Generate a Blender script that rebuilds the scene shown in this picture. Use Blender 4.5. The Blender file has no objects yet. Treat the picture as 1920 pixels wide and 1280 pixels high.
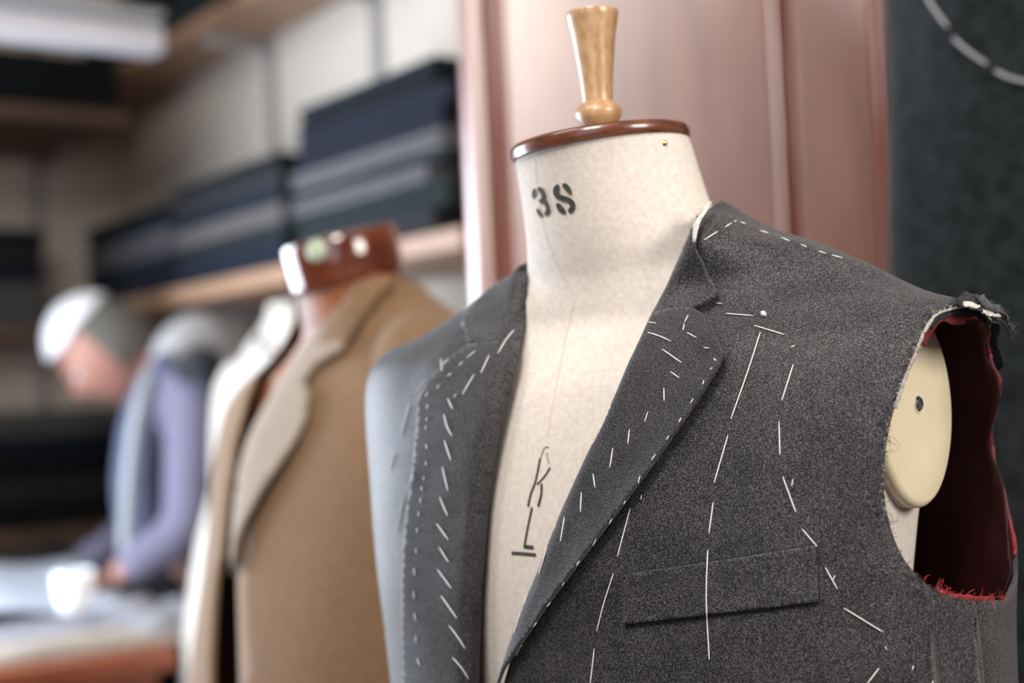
import bpy, bmesh, math, random
from mathutils import Vector, Matrix, noise
from mathutils.bvhtree import BVHTree
from mathutils.geometry import delaunay_2d_cdt, barycentric_transform
R = math.radians
random.seed(7)
SC = bpy.context.scene
COL = SC.collection

# ------------------------------------------------------------------ camera
CAMZ = 1.30
F_PX = 2667.0
PITCH, ROLL = R(2.147), R(2.5)
Fw = Vector((0, math.cos(PITCH), math.sin(PITCH)))
U0 = Vector((0, -math.sin(PITCH), math.cos(PITCH)))
R0 = Vector((1, 0, 0))
CU = U0 * math.cos(ROLL) + R0 * math.sin(ROLL)
CR = R0 * math.cos(ROLL) - U0 * math.sin(ROLL)
CAM = Vector((0, 0, CAMZ))
cd = bpy.data.cameras.new('camera')
cam = bpy.data.objects.new('camera', cd)
COL.objects.link(cam)
cam.matrix_world = Matrix(((CR.x, CU.x, -Fw.x, 0), (CR.y, CU.y, -Fw.y, 0), (CR.z, CU.z, -Fw.z, CAMZ), (0, 0, 0, 1)))
cd.sensor_width = 36.0
cd.lens = F_PX / 1920 * 36
cd.clip_start = 0.05
cd.dof.use_dof = True
cd.dof.focus_distance = 0.905
cd.dof.aperture_fstop = 2.5
SC.camera = cam

# ------------------------------------------------------------------ light
SC.view_settings.view_transform = 'Standard'
SC.view_settings.look = 'None'
SC.view_settings.gamma = 1
SC.view_settings.use_curve_mapping = False
SC.view_settings.exposure = 0.0
w = bpy.data.worlds.new('world'); SC.world = w
w.use_nodes = True
w.node_tree.nodes['Background'].inputs[0].default_value = (0.95, 0.93, 1.0, 1)
w.node_tree.nodes['Background'].inputs[1].default_value = 0.13

def area(name, loc, target, size, power, color, size_y=None):
    ld = bpy.data.lights.new(name, 'AREA')
    ld.energy = power; ld.color = color; ld.size = size
    if size_y: ld.shape = 'RECTANGLE'; ld.size_y = size_y
    o = bpy.data.objects.new(name, ld); COL.objects.link(o)
    o.location = loc
    o.rotation_euler = (Vector(target) - Vector(loc)).to_track_quat('-Z', 'Y').to_euler()
    return o
area('window_light', (-1.42, 2.22, 1.32), (0.3, 1.80, 1.15), 1.0, 62, (0.76, 0.86, 1.0), 1.15)
area('ceiling_lamp_light', (-0.30, -0.25, 2.5), (0.1, 1.0, 1.2), 0.5, 25, (1.0, 0.94, 0.88))
area('side_lamp_light', (1.55, -0.35, 2.05), (0.2, 1.0, 1.25), 0.7, 36, (1.0, 0.93, 0.85))
area('ceiling_panel_light', (-0.9, 0.6, 2.68), (-0.8, 2.9, 1.2), 0.8, 20, (1.0, 0.95, 0.90))
area('wardrobe_haze_light', (-1.1, -2.4, 1.7), (0.0, 2.0, 1.4), 1.7, 17, (0.84, 0.88, 1.0), 1.7)  # added light behind the camera, gives the mahogany its pale haze

# ------------------------------------------------------------------ helpers
def project(v):
    v = Vector(v) - CAM
    d = v.dot(Fw)
    return 960 + F_PX * v.dot(CR) / d, 640 - F_PX * v.dot(CU) / d
def ray(px, py):
    return (Fw + CR * ((px - 960) / F_PX) + CU * ((640 - py) / F_PX)).normalized()
def P(px, py, D):
    d = ray(px, py)
    return CAM + d * (D / d.y)

class MB:
    def __init__(s): s.v = []; s.f = []
    def add(s, vs, fs):
        n = len(s.v); s.v += [Vector(v) for v in vs]; s.f += [tuple(i + n for i in f) for f in fs]
    def box(s, c, size, rot=None, ax=None):
        c = Vector(c); hx, hy, hz = [q / 2 for q in size]
        vs = [Vector((x, y, z)) for x in (-hx, hx) for y in (-hy, hy) for z in (-hz, hz)]
        if ax: vs = [ax[0] * v.x + ax[1] * v.y + ax[2] * v.z for v in vs]
        vs = [c + v for v in vs]
        s.add(vs, [(0, 1, 3, 2), (4, 6, 7, 5), (0, 4, 5, 1), (2, 3, 7, 6), (0, 2, 6, 4), (1, 5, 7, 3)])
    def tube(s, pts, r, sides=6, cap=True):
        pts = [Vector(p) for p in pts]; n = len(pts)
        rs = r if isinstance(r, (list, tuple)) else [r] * n
        t0 = (pts[1] - pts[0]).normalized()
        a = t0.orthogonal().normalized()
        vs = []
        for i, p in enumerate(pts):
            t = (pts[min(i + 1, n - 1)] - pts[max(i - 1, 0)]).normalized()
            a = (a - t * a.dot(t)).normalized(); b = t.cross(a)
            for k in range(sides):
                an = 2 * math.pi * k / sides
                vs.append(p + (a * math.cos(an) + b * math.sin(an)) * rs[i])
        fs = []
        for i in range(n - 1):
            for k in range(sides):
                k2 = (k + 1) % sides
                fs.append((i * sides + k, i * sides + k2, (i + 1) * sides + k2, (i + 1) * sides + k))
        if cap:
            fs.append(tuple(reversed(range(sides)))); fs.append(tuple(range((n - 1) * sides, n * sides)))
        s.add(vs, fs)
    def lathe(s, prof, origin, axis=(0, 0, 1), sides=48, sx=1.0):
        ax = Vector(axis).normalized(); a = ax.orthogonal().normalized(); b = ax.cross(a)
        o = Vector(origin); vs = []
        for r, h in prof:
            for k in range(sides):
                an = 2 * math.pi * k / sides
                vs.append(o + ax * h + (a * math.cos(an) * sx + b * math.sin(an)) * r)
        fs = []
        m = len(prof)
        for i in range(m - 1):
            for k in range(sides):
                k2 = (k + 1) % sides
                fs.append((i * sides + k, i * sides + k2, (i + 1) * sides + k2, (i + 1) * sides + k))
        fs.append(tuple(reversed(range(sides)))); fs.append(tuple(range((m - 1) * sides, m * sides)))
        s.add(vs, fs)
    def build(s, name, mat, parent=None, smooth=True, angle=40, base=None):
        me = bpy.data.meshes.new(name)
        b = base if base is not None else (Vector(parent_base(parent)) if parent else Vector((0, 0, 0)))
        me.from_pydata([tuple(v - b) for v in s.v], [], s.f)
        me.validate()
        me.materials.append(mat)
        if smooth:
            me.polygons.foreach_set('use_smooth', [True] * len(me.polygons))
            if angle: me.set_sharp_from_angle(angle=R(angle))
        me.update()
        o = bpy.data.objects.new(name, me); COL.objects.link(o)
        if parent: o.parent = parent
        elif base is not None: o.location = base
        return o
BASES = {}
def parent_base(p):
    while p is not None and p.name not in BASES: p = p.parent
    return BASES[p.name] if p else (0, 0, 0)
def thing(name, label, cat, base, group=None):
    o = bpy.data.objects.new(name, None); COL.objects.link(o)
    o.location = base; o.empty_display_size = 0.05
    BASES[o.name] = Vector(base)
    return tag(o, label, cat, group)
def tag(o, label=None, cat=None, group=None, kind=None):
    if label: o['label'] = label
    if cat: o['category'] = cat
    if group: o['group'] = group
    if kind: o['kind'] = kind
    return o
def solid(o, t, offset=0.0):
    m = o.modifiers.new('thick', 'SOLIDIFY'); m.thickness = t; m.offset = offset; return o
def bevel(o, w_, seg=2):
    m = o.modifiers.new('bevel', 'BEVEL'); m.width = w_; m.segments = seg; m.limit_method = 'ANGLE'; m.angle_limit = R(35); return o

# ------------------------------------------------------------------ materials
def mat(name, color, rough=0.6, metal=0.0, spec=0.5, sheen=0.0, coat=0.0, c2=None, nscale=50, nstretch=(1, 1, 1), lo=0.35, hi=0.65, detail=3.0, bump=0.0, bscale=None, twill=None, coat_rough=0.1, mottle=0.0):
    m = bpy.data.materials.new(name); m.use_nodes = True
    nt = m.node_tree; n = nt.nodes; l = nt.links
    b = n['Principled BSDF']
    b.inputs['Base Color'].default_value = (*color, 1)
    b.inputs['Roughness'].default_value = rough
    b.inputs['Metallic'].default_value = metal
    b.inputs['Specular IOR Level'].default_value = spec
    b.inputs['Sheen Weight'].default_value = sheen
    b.inputs['Sheen Roughness'].default_value = 0.5
    b.inputs['Coat Weight'].default_value = coat
    b.inputs['Coat Roughness'].default_value = coat_rough
    tc = n.new('ShaderNodeTexCoord'); mp = n.new('ShaderNodeMapping')
    mp.inputs['Scale'].default_value = nstretch
    l.new(tc.outputs['Object'], mp.inputs['Vector'])
    fac = None
    if c2 is not None or bump:
        no = n.new('ShaderNodeTexNoise'); no.inputs['Scale'].default_value = nscale
        no.inputs['Detail'].default_value = detail
        l.new(mp.outputs[0], no.inputs['Vector'])
        fac = no.outputs['Fac']
        if twill:
            wv = n.new('ShaderNodeTexWave'); wv.inputs['Scale'].default_value = twill
            wv.inputs['Distortion'].default_value = 1.5; wv.inputs['Detail'].default_value = 2
            wv.inputs['Detail Scale'].default_value = 3
            mp2 = n.new('ShaderNodeMapping'); mp2.inputs['Rotation'].default_value = (0, R(42), 0)
            l.new(tc.outputs['Object'], mp2.inputs['Vector']); l.new(mp2.outputs[0], wv.inputs['Vector'])
            mx = n.new('ShaderNodeMix'); mx.data_type = 'FLOAT'; mx.inputs['Factor'].default_value = 0.22
            l.new(fac, mx.inputs[2]); l.new(wv.outputs['Fac'], mx.inputs[3])
            fac = mx.outputs[0]
    if mottle:
        n3 = n.new('ShaderNodeTexNoise'); n3.inputs['Scale'].default_value = 38; n3.inputs['Detail'].default_value = 4
        l.new(tc.outputs['Object'], n3.inputs['Vector'])
        ma = n.new('ShaderNodeMath'); ma.operation = 'MULTIPLY_ADD'; ma.inputs[1].default_value = mottle; ma.inputs[2].default_value = -mottle * .5
        l.new(n3.outputs['Fac'], ma.inputs[0]); ad = n.new('ShaderNodeMath'); ad.operation = 'ADD'
        l.new(fac, ad.inputs[0]); l.new(ma.outputs[0], ad.inputs[1]); fac = ad.outputs[0]
    if c2 is not None:
        cr = n.new('ShaderNodeValToRGB')
        cr.color_ramp.elements[0].position = lo; cr.color_ramp.elements[0].color = (*color, 1)
        cr.color_ramp.elements[1].position = hi; cr.color_ramp.elements[1].color = (*c2, 1)
        l.new(fac, cr.inputs[0]); l.new(cr.outputs[0], b.inputs['Base Color'])
    if bump:
        bp = n.new('ShaderNodeBump'); bp.inputs['Strength'].default_value = 1.0; bp.inputs['Distance'].default_value = bump
        if bscale:
            n2 = n.new('ShaderNodeTexNoise'); n2.inputs['Scale'].default_value = bscale; n2.inputs['Detail'].default_value = 2
            l.new(mp.outputs[0], n2.inputs['Vector']); l.new(n2.outputs['Fac'], bp.inputs['Height'])
        else: l.new(fac, bp.inputs['Height'])
        l.new(bp.outputs[0], b.inputs['Normal'])
    return m
M = {}
M['wool'] = mat('charcoal_wool', (0.003, 0.003, 0.004), 0.5, c2=(0.140, 0.132, 0.138), spec=0.28, sheen=0.18, nscale=1200, lo=0.455, hi=0.68, detail=3.5, bump=0.0003, mottle=0.12)
M['twill'] = mat('charcoal_twill', (0.004, 0.004, 0.005), 0.6, c2=(0.115, 0.108, 0.112), spec=0.2, sheen=0.15, nscale=1200, lo=0.44, hi=0.66, detail=3, bump=0.0003, twill=300, mottle=0.08)
M['linen'] = mat('cream_linen', (0.70, 0.62, 0.545), 0.85, c2=(0.80, 0.735, 0.665), spec=0.2, nscale=260, lo=0.3, hi=0.7, bump=0.0002, bscale=900)
M['plate'] = mat('cream_lacquer', (0.83, 0.72, 0.50), 0.35, spec=0.4, c2=(0.85, 0.745, 0.53), nscale=60)
M['seam'] = mat('linen_seam', (0.64, 0.56, 0.46), 0.9)
M['ink'] = mat('stencil_ink', (0.035, 0.036, 0.030), 0.8, c2=(0.075, 0.07, 0.055), nscale=150)
M['thread'] = mat('white_thread', (0.85, 0.83, 0.82), 0.7, spec=0.2)
M['canvas'] = mat('white_canvas', (0.45, 0.42, 0.39), 0.95, c2=(0.60, 0.57, 0.53), nscale=400, bump=0.0006)
M['wadding'] = mat('black_wadding', (0.006, 0.007, 0.008), 0.98, c2=(0.035, 0.035, 0.04), nscale=500, bump=0.0006)
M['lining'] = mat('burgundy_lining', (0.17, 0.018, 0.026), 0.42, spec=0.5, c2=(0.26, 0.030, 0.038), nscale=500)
M['lining_in'] = mat('shaded_lining', (0.030, 0.006, 0.008), 0.5, spec=0.4, c2=(0.05, 0.008, 0.01), nscale=30)  # burgundy lining darkened to paint the shade inside the armhole
M['redfray'] = mat('red_fray', (0.40, 0.04, 0.05), 0.8)
M['darkfray'] = mat('dark_fray', (0.03, 0.02, 0.02), 0.8)
M['capwood'] = mat('mahogany_cap', (0.085, 0.022, 0.010), 0.3, c2=(0.17, 0.055, 0.025), nscale=60, nstretch=(1, 1, 6), coat=0.6, coat_rough=0.12)
M['handle'] = mat('light_wood', (0.38, 0.215, 0.095), 0.4, c2=(0.50, 0.31, 0.155), nscale=90, nstretch=(2.5, 2.5, 1), lo=0.35, hi=0.6, coat=0.5, coat_rough=0.2)
M['brass'] = mat('brass', (0.75, 0.55, 0.22), 0.3, metal=1.0)
M['steel'] = mat('steel', (0.55, 0.58, 0.60), 0.18, metal=1.0)
M['iron'] = mat('black_iron', (0.03, 0.03, 0.03), 0.4, metal=0.6)
M['mahogany'] = mat('mahogany_panel', (0.25, 0.08, 0.05), 0.42, c2=(0.38, 0.135, 0.088), nscale=7, nstretch=(3, 3, 0.5), coat=1.0, coat_rough=0.38, spec=0.7)
M['mahogany'].node_tree.nodes['Principled BSDF'].inputs['Coat IOR'].default_value = 2.7
M['moulding'] = mat('mahogany_moulding', (0.24, 0.055, 0.028), 0.25, coat=0.5)
M['darkcoat'] = mat('dark_coat', (0.005, 0.0075, 0.0085), 0.95, c2=(0.015, 0.019, 0.021), nscale=60, sheen=0.15, spec=0.15)
M['camel'] = mat('camel_cloth', (0.20, 0.118, 0.062), 0.95, c2=(0.23, 0.138, 0.075), nscale=100, sheen=0.2, spec=0.1)
M['camel_lapel'] = mat('camel_lapel_cloth', (0.28, 0.22, 0.165), 0.95, c2=(0.32, 0.25, 0.19), nscale=100, sheen=0.2, spec=0.1)
M['leather'] = mat('brown_leather', (0.20, 0.065, 0.022), 0.55, c2=(0.34, 0.12, 0.045), nscale=20, spec=0.5)
M['darkblock'] = mat('dark_polished_wood', (0.10, 0.022, 0.010), 0.12, coat=1.0, coat_rough=0.08, c2=(0.16, 0.04, 0.016), nscale=20)
M['cream'] = mat('cream_cloth', (0.42, 0.385, 0.335), 0.95, c2=(0.46, 0.425, 0.375), nscale=80)
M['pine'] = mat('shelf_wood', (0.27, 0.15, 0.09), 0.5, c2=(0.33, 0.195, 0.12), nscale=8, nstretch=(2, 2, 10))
M['shaded_pine'] = mat('shaded_shelf_wood', (0.10, 0.055, 0.033), 0.6, c2=(0.14, 0.08, 0.05), nscale=8)  # shelf wood again, with the shade of the left corner in its colour
M['wall'] = mat('cream_wall', (0.60, 0.54, 0.46), 0.9, c2=(0.64, 0.58, 0.50), nscale=3)
M['greymetal'] = mat('grey_metal', (0.35, 0.34, 0.34), 0.5, metal=0.3)
M['floor'] = mat('floor_boards', (0.10, 0.055, 0.03), 0.5, c2=(0.15, 0.08, 0.045), nscale=6)
M['ceiling'] = mat('ceiling_paint', (0.55, 0.54, 0.52), 0.9)
M['white'] = mat('white_enamel', (0.56, 0.55, 0.58), 0.4)
M['skin'] = mat('skin', (0.36, 0.17, 0.125), 0.5, c2=(0.40, 0.20, 0.15), nscale=15)
M['whitehair'] = mat('white_hair', (0.78, 0.77, 0.78), 0.8)
M['greyhair'] = mat('grey_hair', (0.09, 0.085, 0.07), 0.9, c2=(0.14, 0.13, 0.11), nscale=90)
M['shirt'] = mat('lilac_shirt', (0.14, 0.13, 0.19), 0.9, c2=(0.165, 0.152, 0.215), nscale=40)
M['vest'] = mat('dark_waistcoat', (0.012, 0.014, 0.018), 0.9)
M['vestfront'] = mat('lit_waistcoat', (0.10, 0.11, 0.17), 0.9)  # waistcoat cloth made paler where its front is lit
M['satin'] = mat('pale_satin', (0.45, 0.44, 0.44), 0.6)
M['tape'] = mat('pale_tape', (0.34, 0.37, 0.38), 0.6)
M['trouser'] = mat('dark_trousers', (0.01, 0.011, 0.014), 0.9)
M['tablewood'] = mat('red_table_wood', (0.22, 0.06, 0.025), 0.4, c2=(0.28, 0.08, 0.035), nscale=10)
M['paper'] = mat('pattern_paper', (0.46, 0.50, 0.56), 0.8)
M['china'] = mat('white_china', (0.9, 0.92, 0.95), 0.2)
M['greycloth'] = mat('pale_grey_cloth', (0.20, 0.195, 0.21), 0.9, c2=(0.26, 0.25, 0.27), nscale=30)
M['beigecloth'] = mat('beige_cloth', (0.30, 0.25, 0.20), 0.9, c2=(0.35, 0.30, 0.25), nscale=30)
def clothmat(name, c):
    return mat(name, c, 0.9, c2=tuple(min(1, q * 1.35 + 0.002) for q in c), nscale=40, nstretch=(1, 1, 6), spec=0.2)
M['c_black'] = clothmat('black_suiting', (0.006, 0.008, 0.010))
M['c_navy'] = clothmat('navy_suiting', (0.011, 0.013, 0.022))
M['c_dnavy'] = clothmat('dark_navy_suiting', (0.008, 0.013, 0.022))
M['c_green'] = clothmat('dark_green_suiting', (0.012, 0.018, 0.019))
M['c_grey'] = clothmat('mid_grey_suiting', (0.13, 0.13, 0.14))
M['c_lgrey'] = clothmat('light_grey_suiting', (0.085, 0.083, 0.088))
M['c_taupe'] = clothmat('taupe_suiting', (0.095, 0.083, 0.08))
M['c_beige'] = clothmat('beige_suiting', (0.30, 0.26, 0.22))
M['c_dgrey'] = clothmat('dark_grey_suiting', (0.022, 0.022, 0.025))

# ------------------------------------------------------------------ parametric body surface
def catmull(vals, t):
    n = len(vals) - 1; i = min(int(t), n - 1); u = t - i
    p1, p2 = vals[i], vals[i + 1]
    m1 = (vals[i + 1] - vals[i - 1]) / 2 if i > 0 else p2 - p1
    m2 = (vals[i + 2] - vals[i]) / 2 if i + 2 <= n else p2 - p1
    u2, u3 = u * u, u * u * u
    return (2 * u3 - 3 * u2 + 1) * p1 + (u3 - 2 * u2 + u) * m1 + (-2 * u3 + 3 * u2) * p2 + (u3 - u2) * m2
class Body:
    """rings: (z relative to eye height, half width, front depth, back depth, centre y, exponent)"""
    def __init__(s, origin, yaw, rings, lean=0.0, scale=1.0, pleat=None, xs=None):
        s.xs = xs; s.o = Vector(origin); s.rings = rings; s.k = len(rings) - 1
        s.m = Matrix.Rotation(-yaw, 3, 'Z')
        s.lean = Matrix.Rotation(lean, 3, 'Y'); s.sc = scale; s.pleat = pleat
        s.cols = [[r[i] for r in rings] for i in range(6)]
    def local(s, th, v):
        z, a, bf, bb, yc, n = [catmull(c, v) for c in s.cols]
        c, q = math.cos(th), math.sin(th)
        e = 2 / n
        x = a * math.copysign(abs(c) ** e, c)
        y = yc + (bf if q < 0 else bb) * math.copysign(abs(q) ** e, q)
        if s.pleat:
            d = s.pleat(th, v); x *= 1 + d; y = yc + (y - yc) * (1 + d)
        if s.xs: x += s.xs(v)
        return Vector((x, y, z)) * s.sc
    def at(s, th, v):
        return s.o + s.lean @ (s.m @ s.local(th, v))
    def normal(s, th, v):
        e = 1e-3; v2 = min(v + e, s.k); v1 = max(v - e, 0)
        d1 = s.at(th + e, v) - s.at(th - e, v); d2 = s.at(th, v2) - s.at(th, v1)
        n = d1.cross(d2)
        return n.normalized() if n.length > 1e-12 else Vector((0, 0, 1))
    def grid(s, nt=180, nv=150, t0=-1.5 * math.pi, t1=0.5 * math.pi, v0=0.0, v1=None):
        v1 = s.k if v1 is None else v1
        V, Fc, UV = [], [], []
        for j in range(nv + 1):
            for i in range(nt + 1):
                th = t0 + (t1 - t0) * i / nt; v = v0 + (v1 - v0) * j / nv
                V.append(s.at(th, v)); UV.append((th, v))
        for j in range(nv):
            for i in range(nt):
                a = j * (nt + 1) + i; b = a + 1; c = b + nt + 1; d = a + nt + 1
                Fc.append((a, b, c)); Fc.append((a, c, d))
        return V, Fc, UV
    def make_bvh(s, disp=None):
        s.V, s.F, s.UV = s.grid()
        if disp: s.V = [p + s.normal(*uv) * disp(*uv) for p, uv in zip(s.V, s.UV)]
        s.bvh = BVHTree.FromPolygons(s.V, s.F)
    def hit(s, px, py):
        """point of the surface seen at a pixel of the traced photo -> (th, v, point, normal)"""
        d = ray(px, py)
        loc, no, idx, _ = s.bvh.ray_cast(CAM, d)
        if loc is None:
            # nearest surface point to the ray
            best = None
            for k in range(60):
                q = CAM + d * (0.6 + k * 0.03)
                l2, n2, i2, ds = s.bvh.find_nearest(q)
                if best is None or ds < best[0]: best = (ds, l2, n2, i2)
            _, loc, no, idx = best
        f = s.F[idx]
        uvw = barycentric_transform(loc, s.V[f[0]], s.V[f[1]], s.V[f[2]], *[Vector((*s.UV[q], 0)) for q in f])
        th, v = uvw.x, min(max(uvw.y, 0.0), s.k)
        n = s.normal(th, v)
        if n.dot(no) < 0 and False: n = -n
        return th, v, loc, n

def resample(poly, step, closed=True):
    out = []; n = len(poly)
    for i in range(n if closed else n - 1):
        a, b = poly[i], poly[(i + 1) % n]
        L = math.dist(a, b); k = max(1, int(round(L / step)))
        for j in range(k): out.append((a[0] + (b[0] - a[0]) * j / k, a[1] + (b[1] - a[1]) * j / k))
    if not closed: out.append(tuple(poly[-1]))
    return out
def smooth_line(pts, step):
    """Catmull-Rom through the points"""
    xs = [p[0] for p in pts]; ys = [p[1] for p in pts]; out = []
    for i in range(len(pts) - 1):
        k = max(1, int(math.dist(pts[i], pts[i + 1]) / step))
        for j in range(k): out.append((catmull(xs, i + j / k), catmull(ys, i + j / k)))
    out.append(tuple(pts[-1])); return out
def inside(p, poly):
    c = False; j = len(poly) - 1; x, y = p
    for i in range(len(poly)):
        xi, yi = poly[i]; xj, yj = poly[j]
        if (yi > y) != (yj > y) and x < (xj - xi) * (y - yi) / (yj - yi) + xi: c = not c
        j = i
    return c
def dist_line(p, line):
    best = 1e9; px, py = p
    for (ax, ay), (bx, by) in zip(line, line[1:]):
        dx, dy = bx - ax, by - ay; L = dx * dx + dy * dy
        t = 0 if L == 0 else max(0, min(1, ((px - ax) * dx + (py - ay) * dy) / L))
        d = math.hypot(px - ax - t * dx, py - ay - t * dy)
        if d < best: best = d
    return best
def triangulate(outer, holes, step, lines=()):
    rj = random.Random(5); q_ = math.dist(outer[0], outer[1]) * .012
    outer = [(x + rj.uniform(-q_, q_), y + rj.uniform(-q_, q_)) for x, y in outer]
    pts = [Vector(p) for p in outer]; edges = [(i, (i + 1) % len(outer)) for i in range(len(outer))]
    for h in holes:
        n = len(pts); pts += [Vector(p) for p in h]; edges += [(n + i, n + (i + 1) % len(h)) for i in range(len(h))]
    for h in lines:
        n = len(pts); pts += [Vector(p) for p in h]; edges += [(n + i, n + i + 1) for i in range(len(h) - 1)]
    x0, x1 = min(p[0] for p in outer), max(p[0] for p in outer); y0, y1 = min(p[1] for p in outer), max(p[1] for p in outer)
    sx, sy = step if isinstance(step, tuple) else (step, step)
    bounds = [list(outer)] + [list(h) for h in holes]
    j = 0; y = y0 + sy / 2
    while y < y1:
        x = x0 + sx * (0.5 if j % 2 else 1.0)
        while x < x1:
            if inside((x, y), outer) and not any(inside((x, y), h) for h in holes): pts.append(Vector((x, y)))
            x += sx
        y += sy; j += 1
    r = delaunay_2d_cdt(pts, edges, [], 0, 1e-7)
    V, Fc = r[0], r[2]; out = []
    for f in Fc:
        c = (sum(V[i].x for i in f) / len(f), sum(V[i].y for i in f) / len(f))
        if inside(c, outer) and not any(inside(c, h) for h in holes): out.append(tuple(f))
    return V, out

def panel(body, poly, off, step=9, flip=False):
    """cloth panel lying on the body; outline traced from the photo, placed on the 3-D surface"""
    V, Fc = triangulate(resample(poly, step * 0.6), [], step)
    mb = MB(); vs = []
    for p in V:
        th, v, loc, n = body.hit(p.x, p.y)
        o = off((p.x, p.y)) if callable(off) else off
        vs.append(loc + n * o)
    # orient outwards
    mb.add(vs, Fc)
    k = 0
    for f in Fc[:50]:
        a, b, c = [vs[i] for i in f[:3]]
        k += 1 if (b - a).cross(c - a).dot(CAM - a) > 0 else -1
    if k < 0: mb.f = [tuple(reversed(f)) for f in mb.f]
    return mb

# ================================================================== MAIN DUMMY
MO = Vector((0.104, 1.05, CAMZ))
YAW = R(35)
LEAN = R(-1.5)
man_rings = [
    (-.62, .17, .105, .10, 0.0, 2.2), (-.45, .175, .11, .105, 0.0, 2.2), (-.30, .165, .11, .10, 0.0, 2.3),
    (-.18, .172, .118, .10, -.002, 2.4), (-.11, .181, .118, .112, -.004, 2.5), (-.05, .193, .112, .116, -.004, 2.5), (0.0, .195, .103, .11, -.002, 2.4),
    (.030, .186, .088, .09, -.002, 2.2), (.048, .155, .078, .08, -.004, 2.1), (.062, .125, .072, .072, -.010, 2.0), (.080, .088, .067, .066, -.018, 2.0),
    (.100, .075, .064, .064, -.028, 2.0), (.134, .067, .0625, .0625, -.040, 2.0), (.172, .0625, .0615, .0615, -.052, 2.0)]
man = Body(MO, YAW, man_rings, LEAN)
jac_rings = [
    (-.56, .255, .145, .150, 0.0, 2.2), (-.40, .250, .143, .150, 0.0, 2.2), (-.27, .240, .138, .148, 0.0, 2.25),
    (-.18, .240, .132, .170, -.002, 2.3), (-.12, .244, .130, .176, -.004, 2.35), (-.06, .247, .126, .164, -.004, 2.4), (-.01, .2505, .120, .138, -.002, 2.4),
    (.025, .250, .110, .118, 0.0, 2.3), (.042, .238, .096, .098, 0.0, 2.2), (.053, .205, .086, .086, -.002, 2.1), (.068, .170, .080, .080, -.004, 2.0), (.084, .130, .076, .076, -.010, 2.0),
    (.100, .098, .073, .073, -.018, 2.0), (.118, .083, .072, .070, -.026, 2.0), (.130, .078, .070, .069, -.032, 2.0)]
jac = Body(MO, YAW, jac_rings, LEAN, xs=lambda v: .024 * math.exp(-((v - 11.4) / 1.5) ** 2))
def drape(th, v):
    return noise.noise(Vector((th * 1.6, v * 0.45, 3.1))) * .0035 + noise.noise(Vector((th * 5, v * 0.8, 7.7))) * .0012
jac.make_bvh(drape); man.make_bvh()
base = Vector((MO.x, MO.y, 0))

# --- neck top frame (tilted forward)
fwd = man.m @ Vector((0, -1, 0)); lft = man.m @ Vector((1, 0, 0))
TILT = R(5.0)
axis_up = Vector((-.080, -.012, 1)).normalized()
ncen = man.o + man.lean @ (man.m @ Vector((0, -.053, .172)))

dm = thing('tailor_mannequin', 'cream linen tailor mannequin stencilled 3S, wearing the unfinished charcoal jacket', 'mannequin', base)
V, Fc, UV = man.grid(120, 150)
# plane-cut neck top: pull the uppermost rows into the tilted plane
mb = MB()
for i, (p, uv) in enumerate(zip(V, UV)):
    t = max(0.0, (uv[1] - (man.k - 1.6)) / 1.6)
    h = (p - ncen).dot(axis_up)
    if t > 0:
        tgt = -0.0 - (1 - t) * 0.045
        corr = (tgt - h) * (t ** 1.3)
        p = p + axis_up * corr
    V[i] = p
mb.add(V, Fc)
n = len(mb.v)
mb.build('torso', M['linen'], dm, angle=None)
# closing base of the torso and the stand below
st = MB(); st.lathe([(.03, 0), (.165, .0), (.165, .012), (.03, .014)], (MO.x, MO.y, CAMZ - .634), sx=1.0); st.build('torso_base', M['capwood'], dm)
st = MB(); st.lathe([(.017, 0.03), (.017, .665)], (MO.x, MO.y, 0), sides=24); st.build('pole', M['iron'], dm)
st = MB()
st.lathe([(.21, 0), (.21, .015), (.05, .03), (.03, .05)], (MO.x, MO.y, 0)); st.build('stand_base', M['iron'], dm)
# cap
cb = MB()
cb.lathe([(.0585, -.002), (.0630, -.0006), (.0640, .002), (.0640, .0065), (.0625, .0085), (.050, .0105), (.02, .013), (.006, .0135)], ncen, axis_up, 96)
cb.build('neck_cap', M['capwood'], dm, angle=50)
# handle
hax = Vector((-.020, -.01, 1)).normalized()
hb = MB()
hb.lathe([(.0120, 0.008), (.0122, .012), (.0105, .0165), (.0118, .0185), (.0155, .0225), (.0168, .0265), (.0160, .0305), (.0130, .0335), (.0108, .0350),
          (.0108, .0365), (.0112, .042), (.0120, .052), (.0138, .067), (.0158, .082), (.0184, .0950), (.0191, .0985), (.0188, .0995), (.0150, .1001), (.004, .1004)], ncen + hax * -.001, hax, 64)
hb.build('turned_handle', M['handle'], dm, angle=35)
def on(body, px, py, off=0.0):
    th, v, loc, n = body.hit(px, py); return loc + n * off
def ribbon_px(body, pts, width, off, taper=False):
    """thin strip hugging the surface along a traced line (width in metres)"""
    mb = MB(); P3 = []
    for p in pts:
        th, v, loc, n = body.hit(*p); P3.append((loc + n * off, n))
    vs = []
    for i, (p, n) in enumerate(P3):
        t = (P3[min(i + 1, len(P3) - 1)][0] - P3[max(i - 1, 0)][0]).normalized(); s = n.cross(t).normalized()
        wd = width * (0.35 if taper and i in (0, len(P3) - 1) else 1)
        vs += [p - s * wd / 2, p + s * wd / 2]
    mb.add(vs, [(2 * i, 2 * i + 1, 2 * i + 3, 2 * i + 2) for i in range(len(P3) - 1)])
    return mb
# centre front seam and side neck seam of the cover
for pts in ([(1078, 560), (1060, 640), (1040, 740), (1024, 830)], [(1003, 290), (1010, 380), (1030, 460), (1068, 545)]):
    ribbon_px(man, smooth_line(pts, 12), .0006, .0002).build('cover_seam', M['seam'], dm)
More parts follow.
